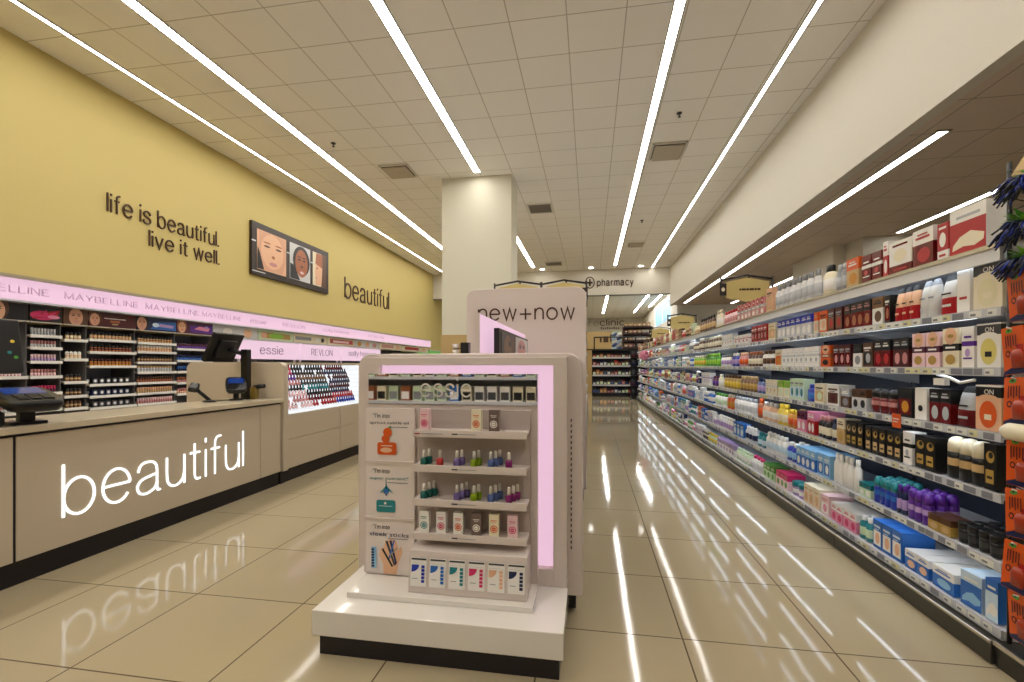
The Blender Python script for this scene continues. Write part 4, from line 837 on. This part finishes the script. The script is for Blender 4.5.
run(1, 813, 778, 7, 'carton', 'royal-blue-topped silver', .155, ['lightgrey', 'royalblue', 'white', 'white'], 'duo', .06)
run(1, 776, 769, 1, 'carton', 'cream', .155, ['cream', 'tan', 'peach', 'tan'], 'photo', .06)
run(1, 768, 752, 5, 'carton', 'bright red', .16, ['red', 'darkred', 'rose', 'white'], 'photo', .06)
run(1, 750, 735, 4, 'carton', 'white and rose', .10, ['white', 'rose', 'red', 'grey'], 'stripe', .06)
run(1, 733, 722, 4, 'carton', 'white', .14, ['white', 'lightgrey', 'rose', 'grey'], 'stripe', .06)
run(1, 721, 705, 6, 'bottle', 'brown and cream', .16, ['brown', 'cream', 'cream'], None, .05)
# shelf 3
run(2, 1003, 978, 1, 'carton', 'black-arched white with yellow bottle picture', .185, ['darkgrey', 'white', 'paleyellow', 'black'], 'arch', .09)
run(2, 976, 963, 1, 'carton', 'white purple-banded', .18, ['white', 'purple', 'lilac', 'white'], 'stripe', .07)
run(2, 961, 944, 1, 'carton', 'cream black-banded portrait', .18, ['cream', 'black', 'peach', 'gold'], 'face', .07)
run(2, 942, 913, 2, 'carton', 'rose plum-banded portrait', .17, ['palepink', 'plum', 'peach', 'gold'], 'face', .07)
run(2, 911, 894, 2, 'carton', 'wine red and black', .155, ['maroon', 'black', 'rose', 'silver'], 'duo', .06)
run(2, 892, 875, 2, 'carton', 'black-topped red', .155, ['darkred', 'black', 'red', 'white'], 'duo', .06)
run(2, 874, 864, 1, 'carton', 'brown and black', .145, ['brown', 'black', 'silver', 'white'], 'photo', .06)
run(2, 863, 854, 1, 'carton', 'white and grey', .14, ['white', 'black', 'grey', 'darkgrey'], 'duo', .06)
run(2, 852, 834, 3, 'carton', 'deep maroon', .145, ['maroon', 'darkred', 'rose', 'silver'], 'photo', .06)
run(2, 832, 822, 1, 'carton', 'orange portrait', .15, ['orange', 'copper', 'peach', 'black'], 'face', .06)
run(2, 820, 783, 8, 'carton', 'white silver-lettered', .15, ['white', 'lightgrey', 'silver', 'grey'], 'stripe', .06)
run(2, 782, 776, 1, 'carton', 'cream and orange', .15, ['cream', 'orange', 'amber', 'tan'], 'photo', .06)
run(2, 774, 762, 3, 'bottle', 'white and brown', .15, ['white', 'brown', 'brown'], None, .05)
run(2, 761, 748, 4, 'bottle', 'chocolate brown', .15, ['brown', 'cream', 'copper'], None, .05)
run(2, 747, 739, 3, 'bottle', 'orange and rose', .15, ['rose', 'orange', 'peach'], None, .05)
run(2, 738, 732, 2, 'bottle', 'violet blue', .15, ['royalblue', 'lilac', 'white'], None, .05)
run(2, 731, 721, 4, 'bottle', 'white grey-capped', .14, ['white', 'lilac', 'grey'], None, .05)
run(2, 719, 706, 6, 'bottle', 'bright green', .17, ['green', 'lime', 'lime'], None, .05)
run(2, 705, 694, 6, 'bottle', 'yellow-green', .16, ['lime', 'yellow', 'cream'], None, .05)
# shelf 4
run(3, 1005, 977, 1, 'carton', 'black-topped white with coral shampoo picture', .19, ['black', 'peach', 'orange', 'cream'], 'arch', .09)
run(3, 974, 955, 1, 'pouch', 'dark crimson and grey', .18, ['darkred', 'silver', 'black'], None, .08)
run(3, 953, 931, 2, 'carton', 'black-topped crimson', .16, ['darkred', 'black', 'silver', 'silver'], 'duo', .07)
run(3, 928, 916, 1, 'carton', 'white black-marked', .16, ['white', 'white', 'black', 'black'], 'stripe', .07)
run(3, 914, 898, 1, 'carton', 'black with orange hair picture', .155, ['black', 'darkred', 'amber', 'black'], 'photo', .07)
run(3, 896, 870, 3, 'tottle', 'dark red black-capped', .14, ['darkred', 'rose', 'black'], None, .07)
run(3, 868, 853, 2, 'carton', 'pale grey and black', .125, ['lightgrey', 'brown', 'black', 'black'], 'duo', .10)
run(3, 851, 842, 1, 'carton', 'brown and grey', .12, ['brown', 'silver', 'grey', 'white'], 'duo', .10)
run(3, 840, 828, 1, 'carton', 'white-edged brown', .14, ['white', 'brown', 'maroon', 'brown'], 'photo', .10)
run(3, 826, 815, 1, 'carton', 'cream and dark', .14, ['cream', 'tan', 'palegreen', 'black'], 'photo', .08)
run(3, 813, 806, 1, 'bottle', 'royal blue', .13, ['royalblue', 'blue', 'royalblue'], None, .06)
run(3, 805, 791, 3, 'carton', 'pale aqua', .165, ['palegreen', 'paleblue', 'teal', 'grey'], 'photo', .08)
run(3, 790, 779, 2, 'carton', 'olive and cream', .14, ['cream', 'lime', 'palegreen', 'tan'], 'duo', .07)
run(3, 778, 766, 3, 'carton', 'ivory', .14, ['cream', 'lightgrey', 'tan', 'grey'], 'stripe', .07)
run(3, 765, 757, 2, 'bottle', 'slate blue', .15, ['steel', 'lilac', 'navy'], None, .06)
run(3, 756, 740, 5, 'bottle', 'bronze and gold', .16, ['bronze', 'gold', 'tan'], None, .06)
run(3, 739, 724, 5, 'bottle', 'mustard gold', .16, ['gold', 'yellow', 'brown'], None, .06)
run(3, 722, 718, 1, 'bottle', 'cream', .16, ['cream', 'white', 'cream'], None, .06)
run(3, 717, 712, 2, 'bottle', 'dark purple', .13, ['plum', 'purple', 'plum'], None, .06)
run(3, 711, 702, 4, 'carton', 'white lilac-marked', .17, ['white', 'lilac', 'lilac', 'grey'], 'stripe', .07)
# shelf 5
run(4, 999, 986, 1, 'carton', 'tall black and gold', .19, ['black', 'gold', 'gold'], 'gold', .07)
run(4, 984, 945, 3, 'tottle', 'cream-capped black and tan', .19, ['black', 'tan', 'cream'], None, .075)
run(4, 938, 916, 2, 'carton', 'black and gold', .165, ['black', 'gold', 'gold'], 'gold', .07, 2)
run(4, 914, 905, 1, 'carton', 'white black-banded', .17, ['white', 'black', 'silver', 'white'], 'stripe', .07)
run(4, 903, 866, 5, 'carton', 'black and gold', .155, ['black', 'gold', 'tan'], 'gold', .07, 2)
run(4, 864, 847, 3, 'carton', 'black tan-labelled', .16, ['black', 'tan', 'gold'], 'gold', .08, 2)
run(4, 846, 838, 1, 'carton', 'tan', .165, ['tan', 'cream', 'gold', 'brown'], 'duo', .10)
run(4, 836, 831, 1, 'bottle', 'dark blue', .15, ['navy', 'cream', 'navy'], None, .06)
run(4, 830, 818, 3, 'bottle', 'red-capped cream and black', .155, ['black', 'cream', 'rose'], None, .06, 2)
run(4, 816, 808, 2, 'carton', 'scarlet', .17, ['red', 'pink', 'white', 'white'], 'duo', .10, 2)
run(4, 806, 798, 2, 'carton', 'pink and plum', .16, ['pink', 'plum', 'white', 'darkred'], 'duo', .08)
run(4, 797, 787, 2, 'bottle', 'amber orange', .15, ['amber', 'orange', 'yellow'], None, .07, 2)
run(4, 786, 777, 2, 'bottle', 'yellow', .18, ['yellow', 'cream', 'yellow'], None, .07)
run(4, 776, 762, 3, 'bottle', 'orange and white', .17, ['peach', 'white', 'white'], None, .06)
run(4, 761, 757, 1, 'bottle', 'burnt orange', .19, ['copper', 'orange', 'orange'], None, .07)
run(4, 755, 734, 6, 'bottle', 'white silver-labelled', .17, ['white', 'lightgrey', 'silver'], None, .06)
run(4, 733, 727, 2, 'bottle', 'orange', .17, ['orange', 'amber', 'cream'], None, .06)
run(4, 726, 715, 4, 'bottle', 'white green-capped', .16, ['white', 'palegreen', 'green'], None, .06)
# shelf 6
run(5, 999, 956, 4, 'tub', 'black', .09, ['black', 'darkgrey', 'black'], None, .09, 3)
run(5, 953, 930, 2, 'carton', 'low tan and brown', .075, ['gold', 'brown', 'tan', 'brown'], 'duo', .10)
run(5, 928, 908, 3, 'tottle', 'deep purple', .155, ['purple', 'lilac', 'purple'], None, .08, 3)
run(5, 906, 897, 2, 'bottle', 'indigo', .15, ['navy', 'lilac', 'purple'], None, .06, 2)
run(5, 896, 874, 4, 'tottle', 'bright blue teal-capped', .15, ['royalblue', 'blue', 'teal'], None, .07, 3)
run(5, 872, 860, 2, 'carton', 'pale mint', .08, ['palegreen', 'teal', 'white', 'darkgrey'], 'duo', .10)
run(5, 858, 833, 5, 'bottle', 'tall white', .20, ['white', 'white', 'white'], None, .06)
run(5, 831, 818, 2, 'carton', 'sky blue', .16, ['lightblue', 'blue', 'white', 'white'], 'photo', .09, 2)
run(5, 816, 797, 4, 'carton', 'medium blue', .15, ['blue', 'lightblue', 'white', 'white'], 'duo', .09, 2)
run(5, 796, 786, 2, 'bottle', 'deep blue', .15, ['royalblue', 'lightblue', 'white'], None, .07, 2)
run(5, 785, 766, 5, 'bottle', 'white pale-labelled', .17, ['white', 'paleblue', 'white'], None, .06)
run(5, 765, 757, 2, 'bottle', 'teal', .13, ['teal', 'paleblue', 'teal'], None, .06)
run(5, 755, 745, 3, 'bottle', 'grey and navy', .15, ['lightgrey', 'navy', 'white'], None, .06)
run(5, 744, 734, 3, 'carton', 'azure', .15, ['blue', 'lightblue', 'white', 'white'], 'photo', .08)
run(5, 733, 718, 6, 'bottle', 'white lilac-labelled', .16, ['white', 'lilac', 'white'], None, .06)
# shelf 7
run(6, 1000, 987, 1, 'carton', 'tall blue and white', .17, ['blue', 'paleblue', 'white', 'white'], 'wave', .09)
run(6, 984, 962, 1, 'carton', 'broad aqua and white', .15, ['paleblue', 'blue', 'lightblue', 'white'], 'wave', .13)
run(6, 958, 934, 1, 'carton', 'white-topped blue', .10, ['blue', 'white', 'lightblue', 'blue'], 'duo', .22)
run(6, 931, 906, 2, 'carton', 'low white-topped blue portrait', .095, ['blue', 'white', 'peach', 'blue'], 'duo', .24)
run(6, 903, 874, 3, 'carton', 'blue and white portrait', .16, ['blue', 'white', 'peach', 'paleblue'], 'photo', .16)
run(6, 871, 859, 2, 'bottle', 'teal green', .14, ['teal', 'palegreen', 'white'], None, .07, 2)
run(6, 857, 832, 4, 'carton', 'pink and white', .12, ['pink', 'white', 'hotpink', 'hotpink'], 'duo', .16)
run(6, 830, 822, 1, 'carton', 'palest pink', .14, ['palepink', 'white', 'pink', 'rose'], 'photo', .16)
run(6, 820, 805, 3, 'carton', 'cream and peach', .15, ['cream', 'peach', 'tan', 'tan'], 'photo', .18)
run(6, 803, 791, 2, 'tub', 'teal-lidded lilac', .11, ['lilac', 'white', 'teal'], None, .12)
run(6, 789, 777, 3, 'carton', 'hot-pink-topped', .13, ['palepink', 'hotpink', 'green', 'rose'], 'duo', .14)
run(6, 775, 764, 3, 'carton', 'green and white', .13, ['palegreen', 'green', 'green', 'white'], 'duo', .14)
run(6, 762, 752, 3, 'bottle', 'white', .14, ['white', 'lightgrey', 'hotpink'], None, .07)
run(6, 750, 736, 5, 'bottle', 'pale mint', .13, ['palegreen', 'white', 'palegreen'], None, .07)
run(6, 735, 718, 6, 'carton', 'white and lavender', .12, ['white', 'lilac', 'lilac', 'grey'], 'duo', .10)
# far stretch of every shelf
FAR = [[('rose', 'red'), ('cream', 'tan'), ('brown', 'tan'), ('palegreen', 'cream'), ('red', 'white'), ('black', 'tan')], [('palepink', 'rose'), ('cream', 'orange'), ('brown', 'cream'), ('orange', 'red'), ('palegreen', 'white'), ('white', 'grey')],
       [('lime', 'cream'), ('white', 'lightblue'), ('blue', 'white'), ('white', 'grey'), ('cream', 'tan'), ('teal', 'white')], [('purple', 'pink'), ('red', 'peach'), ('palegreen', 'gold'), ('white', 'teal'), ('cream', 'orange'), ('navy', 'white')],
       [('white', 'lightblue'), ('blue', 'white'), ('pink', 'orange'), ('lightgrey', 'silver'), ('white', 'palegreen'), ('orange', 'cream')], [('white', 'teal'), ('lightblue', 'blue'), ('blue', 'white'), ('white', 'lilac'), ('orange', 'cream'), ('teal', 'white')],
       [('white', 'lilac'), ('palegreen', 'yellow'), ('navy', 'white'), ('white', 'pink'), ('green', 'white'), ('darkgrey', 'white')]]
START = [699, 704, 693, 701, 714, 717, 717]
for li in range(7):
    y = depth_at(START[li], GX + .03) + .04
    while y < 16.6:
        k = R.choice(['carton', 'bottle', 'bottle', 'carton', 'pump', 'tottle']); c = R.choice(FAR[li]); n = R.randint(2, 5); w = R.choice((.06, .07, .085)) * (1 if y < 10 else 1.25); h = R.uniform(.12, .19) if li else R.uniform(.12, .26)
        if k == 'carton': cols, ex = [c[0], c[1], R.choice(FAR[li])[0], c[1]], R.choice(['duo', 'photo', 'face', 'stripe'])
        else: cols, ex = [c[0], c[1], R.choice((c[0], c[1], 'white'))], None
        for i in range(n):
            if y > 16.6: break
            shelf_item(k, li, y + w / 2, w * .94, .06, round(h, 2), f'{c[0]} and {c[1]}', cols, ex, 0, False); y += w
        y += R.choice((.0, .02, .05))
# labels for everything on the right-hand shelves, counted from the near end
G = [i for i in ITEMS if 'desc' in i]
by = {}
for i in G: by.setdefault((i['kind'], i['desc'], i['li'], i['row']), []).append(i)
for (kind, desc, li, row), l in by.items():
    l.sort(key=lambda i: i['loc'][1]); d = ' '.join(NICE.get(w, w) for w in desc.split(' '))
    shelf = f'{SN[li]} shelf of right-hand gondola'; rw = ['', ', second row', ', third row'][row]
    for n, i in enumerate(l):
        i['label'] = f'{d} {WORD[kind]} on {shelf}{rw}' if len(l) == 1 else f'{ordinal(n + 1)} {d} {WORD[kind]} from near end, {shelf if row == 0 else SN[li] + " right-hand shelf"}{rw}'
        i['group'] = f'{d} {WORD[kind]}s on the {SN[li]} right-hand shelf'
# few products on the aisle side of the centre gondola
for li, z in enumerate((.42, .70, .97, 1.23, 1.48)):
    for j in range(16):
        y = 4.36 + j * .17; c = R.choice((('darkgrey', 'white'), ('navy', 'lightgrey'), ('white', 'grey'), ('plum', 'silver'), ('steel', 'white')))
        put('boxed_cosmetic', 'carton', ('cg', c, j % 2), k_carton(.11, .06, .15 + .03 * (j % 2), 'duo', [c[0], c[1], c[1], c[0]]), (-.115 + .03 * (j % 3 == 0), y, z + .0055), PI / 2,
            f'{NICE.get(c[0], c[0])} carton {ordinal(j + 1)} along the {ordinal(5 - li)} aisle-side shelf of the central gondola', 'boxed cosmetics on the central gondola aisle side')
# ------------------------------------------------------------------ wing rack at the near end
t = thing('wire_wing_rack', 'black wire side rack at the near end of the right-hand gondola', 'rack', (GX + .02, 1.66, 0))
for y in (.49, .02): MB().tube([(0, y, .10), (0, y, 2.01)], .008, M_plast).build('post', t)
w_ = MB()
for i in range(19): w_.tube([(0, .02, .2 + i * .095), (0, .49, .2 + i * .095)], .0025, M_plast, 6)
for i in range(17): w_.tube([(.0, .49, .22 + i * .1), (-.05, .43, .25 + i * .1), (.0, .40, .22 + i * .1)], .002, M_plast, 5)
w_.build('wire_grid', t)
Bx((-.04, -.02, 0), (.40, .50, .10), M_curb).build('base', t); Bx((-.05, -.02, .085), (-.035, .50, .10), M_chrome).build('kick_rail', t)
HN = ['topmost', 'second from top', 'third from top', 'fourth from top', 'fifth from top', 'sixth from top', 'lowest']
for ci, yy in enumerate((2.02, 1.908)):
    for ri, z in enumerate((1.37, 1.17, .98, .75, .56, .36, .17)):
        t = thing('hanging_pack', f'orange hanging pack, navy corner, {HN[ri]} of the {"column beside the wire post" if ci == 0 else "column farther from the post"}', 'pack', (GX - .038 - .010 * (ri % 3), yy + .010 * (ri % 2), z), 'orange hanging packs on the wire rack')
        t.rotation_euler = (math.radians(R.uniform(-7, 3)), math.radians(R.uniform(-3, 6)), math.radians(R.uniform(-6, 6)))
        m2 = MB().prism(F_right(0, 0, 0), rrect(-.050, 0, .050, .18, .006), 0, .004, P('orange'))
        els = [('p', [(-.048, .002), (.048, .002), (.048, .05), (-.048, .012)], 'navy'), ('r', .018, .03, .046, .11, 'red'), ('e', -.012, .165, .016, .008, 'green'), ('e', -.012, .167, .006, .004, 'black')]
        els += [('r', -.030 + j * .012, .10 + (j % 2) * .008, -.025 + j * .012, .148, 'maroon') for j in range(5)] + [('e', -.018, .078, .012, .013, 'maroon'), ('e', -.018, .078, .006, .007, 'orange')]
        paint(m2, F_right(-.0042, 0, 0), els); m2.build('card', t)
        MB().loft([(0, .006, .024), (.05, .009, .028), (.07, .004, .016)], mat('blister_red', 'a3351a', .35), 14, 3.5, org=(-.006, -.018, .022)).build('blister', t)
        MB().tube([(.036, 0, .172), (-.0, 0, .172), (-.02, 0, .178)], .0025, M_metal, 6).build('hook', t)
tg = thing('cream_roll', 'rounded cream bottle end poking from the wire rack between orange packs', 'bottle', (GX - .06, 1.99, .955)); MB().loft([(-.06, .028, .028), (-.05, .033, .033), (.05, .033, .033), (.06, .028, .028)], P('cream'), 16).build('body', tg); MB().loft([(-.075, .02, .02), (-.06, .02, .02)], P('white'), 12).build('cap', tg); tg.rotation_euler = (PI / 2, 0, 0)
for i, (z, y) in enumerate(((1.90, 2.04), (1.735, 2.06), (1.595, 2.04))):
    t = thing('bristle_bundle', f'hanging bundle of navy bristles with green leaves, {["topmost", "middle", "lowest"][i]} of three on the wire rack', 'bundle', (GX - .015, y - .03, z - .02), 'bristly bundles on the wire rack')
    nb, gb = MB(), MB()
    for j in range(130):
        a = R.uniform(0, 2 * PI); e = R.uniform(.02, .075); p = Vector((e * math.cos(a) * .6, e * math.sin(a), R.uniform(-.01, .03))); q = p + Vector((math.cos(a) * .04, math.sin(a) * .06, -R.uniform(.015, .055)))
        nb.tube([p, (p + q) / 2 + Vector((0, 0, .012)), q], .0038, P(R.choice(('navy', 'navy', 'royalblue', 'black'))), 4)
    for j in range(95):
        a = R.uniform(0, 2 * PI); p = Vector((0, 0, .03)); q = Vector((math.cos(a) * R.uniform(.03, .07), math.sin(a) * R.uniform(.04, .11), R.uniform(.02, .075))); s_ = Vector((-math.sin(a), math.cos(a), 0)) * .011
        gb.poly([p, (p + q) / 2 + s_, q, (p + q) / 2 - s_], P(R.choice(('green', 'lime', 'lime', 'palegreen'))))
    nb.build('bristles', t); gb.build('leaves', t); MB().tube([(.06, 0, .08), (.02, 0, .09), (0, 0, .04)], .004, M_plast, 6).build('hook', t)
tg = thing('rack_topper', 'tilted pale card topper on the wire rack above the bristly bundles', 'tag', (GX - .03, 2.00, 1.90)); m2 = Bx((-.004, -.06, 0), (.004, .07, .10), P('tan')); paint(m2, F_right(-.0045, 0, 0), [('e', 0, .05, .03, .03, 'cream'), ('r', -.04, .015, .03, .022, 'bronze')]); m2.build('card', tg); tg.rotation_euler = (.35, .3, .2)
# far end of the gondola
tg = thing('bath_pouf', 'pink bath pouf hanging at the far end of the right-hand gondola', 'bath pouf', (1.46, 13.2, 1.48)); pm = MB()
for j in range(60):
    z = R.uniform(-1, 1); a = R.uniform(0, 2 * PI); s = math.sqrt(1 - z * z); c = Vector((s * math.cos(a), s * math.sin(a), z)) * .10; pm.loft([(-.04, .02, .02), (0, .045, .045), (.04, .02, .02)], P('pink'), 8, org=tuple(c))
pm.build('mesh_ball', tg); MB().tube([(0, 0, .1), (.0, 0, .22), (.12, 0, .24)], .006, P('pink'), 6).build('cord', tg)
# ------------------------------------------------------------------ far end of the store
t = thing('back_gondola', 'low dark gondola across the far end of the right-hand aisle', 'shelving', (.9, 18.45, 0))
Bx((-.84, .3, 0), (.86, .36, 1.80), M_navy).build('back_panel', t); Bx((-.84, -.1, 0), (.86, .3, .14), M_plast).build('base_deck', t); Bx((-.86, -.12, 1.79), (.88, .38, 1.84), M_plast).build('top_rail', t)
for z in (.46, .84, 1.2, 1.52): sh = Bx((-.84, -.08, z - .03), (.86, .3, z), M_plast2).build('shelf', t); Bx((-.84, -.1, z - .05), (.86, -.08, z + .01), M_rail).build('price_rail', sh)
for x in (-.84, .84): Bx((x, -.1, 0), (x + .02, .36, 1.8), M_plast).build('side_panel', t)
for li, z in enumerate((.14, .46, .84, 1.2, 1.52)):
    for j in range(12):
        c = [('darkgrey', 'steel'), ('copper', 'tan'), ('maroon', 'rose'), ('navy', 'lightgrey'), ('darkgrey', 'palegreen'), ('red', 'tan'), ('brown', 'palegreen')][(li * 3 + j // 2 + (j * li) % 3) % 7]; hh = (.20, .13, .17)[(j + li) % 3] * (1 if li < 4 else .7)
        put('snack_pack', 'pack', ('bg', c, hh), k_carton(.115, .1, hh, 'photo', [c[0], c[1], c[1], c[0]]), (.9 - .75 + j * .138, 18.46 + .05 * (j % 2), z + .0006), 0, f'{NICE.get(c[0], c[0])} pack {ordinal(j + 1)} along the {ordinal(5 - li)} shelf of the back gondola', 'packs on the back gondola')
t = thing('gondola_end_rack', 'black wire end rack at the far end of the right-hand gondola', 'rack', (1.42, 17.0, 0))
Bx((0, .3, 0), (.75, .34, 1.75), M_plast).build('back_panel', t); Bx((0, -.05, 0), (.75, .3, .12), M_plast).build('base', t)
for z in (.5, .85, 1.2, 1.5): Bx((0, -.02, z - .02), (.75, .3, z), M_plast2).build('shelf', t)
for li, z in enumerate((.12, .5, .85, 1.2, 1.5)):
    for j in range(4):
        c = ('black', 'plum', 'darkgrey', 'navy', 'maroon')[(li + j * 2) % 5]
        put('dark_pouch', 'pouch', ('er', c), k_pouch(.15, .08, .24, [c, 'darkgrey', 'black']), (1.52 + j * .18, 17.08, z + .0006), 0, f'{NICE.get(c, c)} pouch {ordinal(j + 1)} along the {ordinal(5 - li)} shelf of the black end rack', 'dark pouches on the far end rack')
t = thing('tall_back_rack', 'tall brown shelving rack behind the back gondola, boxes on top', 'shelving', (1.86, 19.3, 0))
Bx((-.54, .3, 0), (.57, .36, 2.75), mat('rack_brown', '4a3436', .5)).build('back_panel', t)
for z in (.5, .9, 1.3, 1.65, 1.93, 2.21, 2.49, 2.77): Bx((-.54, -.1, z - .04), (.57, .3, z), mat('rack_brown', '4a3436', .5)).build('shelf', t)
for x in (-.57, .57): Bx((x, -.1, 0), (x + .03, .36, 2.75), mat('rack_brown', '4a3436', .5)).build('side_panel', t)
for li, z in enumerate((1.65, 1.93, 2.21, 2.49, 2.77)):
    for j in range(6):
        c = R.choice(('rose', 'plum', 'lightgrey', 'tan')) if li < 4 else 'tan'
        put('storage_box', 'box', ('tb', c), k_carton(.15, .2, .15, 'low', [c, 'brown', 'cream', 'white']), (1.86 - .44 + j * .176, 19.38, z + .0006), 0, f'{NICE.get(c, c)} box {ordinal(j + 1)} along the {ordinal(5 - li)} shelf of the tall brown rack', 'boxes on the tall brown rack')
t = thing('stacked_roll_tower', 'diagonal tower of pale blue and white rolls beside tall brown rack', 'stack', (.88, 19.3, 0))
m2 = Bx((-.02, .15, 0), (.38, .2, 2.6), P('palegreen')); m2.build('back_panel', t)
for r in range(6):
    for j in range(2): o = MB().loft([(-.11, .06, .06), (.11, .06, .06)], P(('white', 'paleblue', 'steel')[(r + j) % 3]), 12).build('roll', t); o.location = (.09 + j * .18, .05, 1.75 + r * .14); o.rotation_euler = (0, math.radians(62), 0)
t = thing('tan_partition', 'tan partition with blurred brown print beyond the back gondola', 'partition', (-.2, 21.5, 0))
Bx((0, 0, 0), (1.65, .1, 2.75), M_wood).build('panel', t); MB().prism(F_cam(0, 0, 0), rect(.62, 2.25, .70, 2.5), .002, .02, M_let).prism(F_cam(0, 0, 0), rect(.78, 2.25, 1.0, 2.52), .002, .02, M_let).prism(F_cam(0, 0, 0), rect(1.08, 2.25, 1.16, 2.62), .002, .02, M_let).prism(F_cam(0, 0, 0), rect(1.22, 2.25, 1.36, 2.5), .002, .02, M_let).build('print_block', t); Bx((-.02, -.03, 1.9), (1.67, .0, 1.95), M_let).build('rail', t)
for i in range(5):
    pl = thing('green_canister', f'olive canister against the tan partition, {ordinal(i + 1)} from the aisle\'s central side', 'canister', (.25 + i * .25, 21.3, 1.55), 'canisters by the tan partition')
    MB().loft([(0, .07, .07), (.22, .075, .075), (.3, .05, .05)], P('green'), 12).build('body', pl); MB().loft([(.3, .045, .045), (.34, .045, .045)], P('black'), 12).build('cap', pl)
Bx((0, 0, 0), (1.6, .4, 1.55), M_wood).build('canister_plinth', None, (-.15, 21.05, 0), label='low tan ledge carrying olive canisters in front of the partition', cat='ledge')
tag(MB().tube([(.15, 18.4, 2.3), (2.7, 18.4, 2.3)], .025, M_plast).tube([(.15, 18.4, 1.84), (.15, 18.4, 2.3)], .025, M_plast).tube([(1.7, 18.4, 1.84), (1.7, 18.4, 2.3)], .025, M_plast).build('sign_bar'), 'thin black bar on posts above the back gondola', 'bar')
# shelving behind the viewpoint, seen in the mirror strip
t = thing('entrance_shelving', 'white shelving unit near the entrance, seen only in the mirror strip', 'shelving', (-2.0, -2.2, 0))
Bx((-1.5, -.05, 0), (1.5, 0, 1.6), mat('entrance_back_grey', '77787c', .5)).build('back_panel', t); Bx((-1.5, 0, 0), (1.5, .4, .12), M_blk).build('base_deck', t)
for z in (.42, .72, 1.05, 1.35): sh = Bx((-1.5, 0, z - .02), (1.5, .4, z), M_metal).build('shelf', t); Bx((-1.5, .4, z - .035), (1.5, .41, z + .005), M_rail).build('price_rail', sh)
for li, z in enumerate((.42, .72, 1.05)):
    for j in range(17):
        c = R.choice((('cream', 'black'), ('white', 'darkgrey'), ('blue', 'white'), ('copper', 'white'), ('palegreen', 'grey')))
        put('reflected_box', 'box', ('en', c), k_carton(.13, .15, .2, 'photo', [c[0], c[1], c[1], c[0]]), (-3.4 + j * .175, -2.0, z + .0006), PI, f'{NICE.get(c[0], c[0])} box {ordinal(j + 1)} along the {ordinal(3 - li)} entrance shelf, reflected in the mirror strip', 'boxes on the entrance shelving')
# ------------------------------------------------------------------ make all products
LIMIT = 290
kinds = {}
for i in ITEMS: kinds.setdefault(i['kind'], []).append(i)
cache = {}
def protos(i, parts):
    k = (i['key'], parts)
    if k not in cache:
        l = i['make']()
        if parts and len(l) > 1: cache[k] = [(n, mb.mesh(n)) for n, mb in l]
        else:
            m = MB()
            for n, mb in l:
                o = len(m.v); m.v += mb.v; m.f += [tuple(o + q for q in f) for f in mb.f]; m.mi += [m.mid(mb.mats[x]) for x in mb.mi]; m.sm += mb.sm
            cache[k] = [(i['kind'], m.mesh(i['kind']))]
    return cache[k]
def size_in_view(i):
    x, y, z = i['loc']; return math.hypot(x, y) + (.3 if i.get('row') else 0)
for kind, l in kinds.items():
    l.sort(key=size_in_view)
    for i in l[:LIMIT]:
        ps = protos(i, i['parts'])
        o = bpy.data.objects.new(kind, ps[0][1]); COL.objects.link(o); o.location = i['loc']; o.rotation_euler = (0, 0, i['rot']); tag(o, i['label'], i['cat'], i['group'])
        for n, me in ps[1:]:
            c = bpy.data.objects.new(n, me); COL.objects.link(c); c.parent = o
    rest = l[LIMIT:]
    if rest:
        m = MB()
        for i in rest:
            me = protos(i, False)[0][1]; T = Matrix.Translation(i['loc']) @ Matrix.Rotation(i['rot'], 4, 'Z'); k = len(m.v)
            m.v += [tuple(T @ v.co) for v in me.vertices]; ids = [m.mid(x) for x in me.materials]
            for p in me.polygons: m.f.append(tuple(k + q for q in p.vertices)); m.mi.append(ids[p.material_index]); m.sm.append(p.use_smooth)
        m.build(kind + '_mass', kind='stuff', label=f'remaining {WORD.get(kind, kind.replace("_", " "))}s packed along the far right-hand shelves', cat='products')
# ------------------------------------------------------------------ world
w = bpy.data.worlds.new('world'); sc.world = w; w.use_nodes = True; bg = w.node_tree.nodes['Background']; bg.inputs[0].default_value = (1, .93, .84, 1); bg.inputs[1].default_value = .3
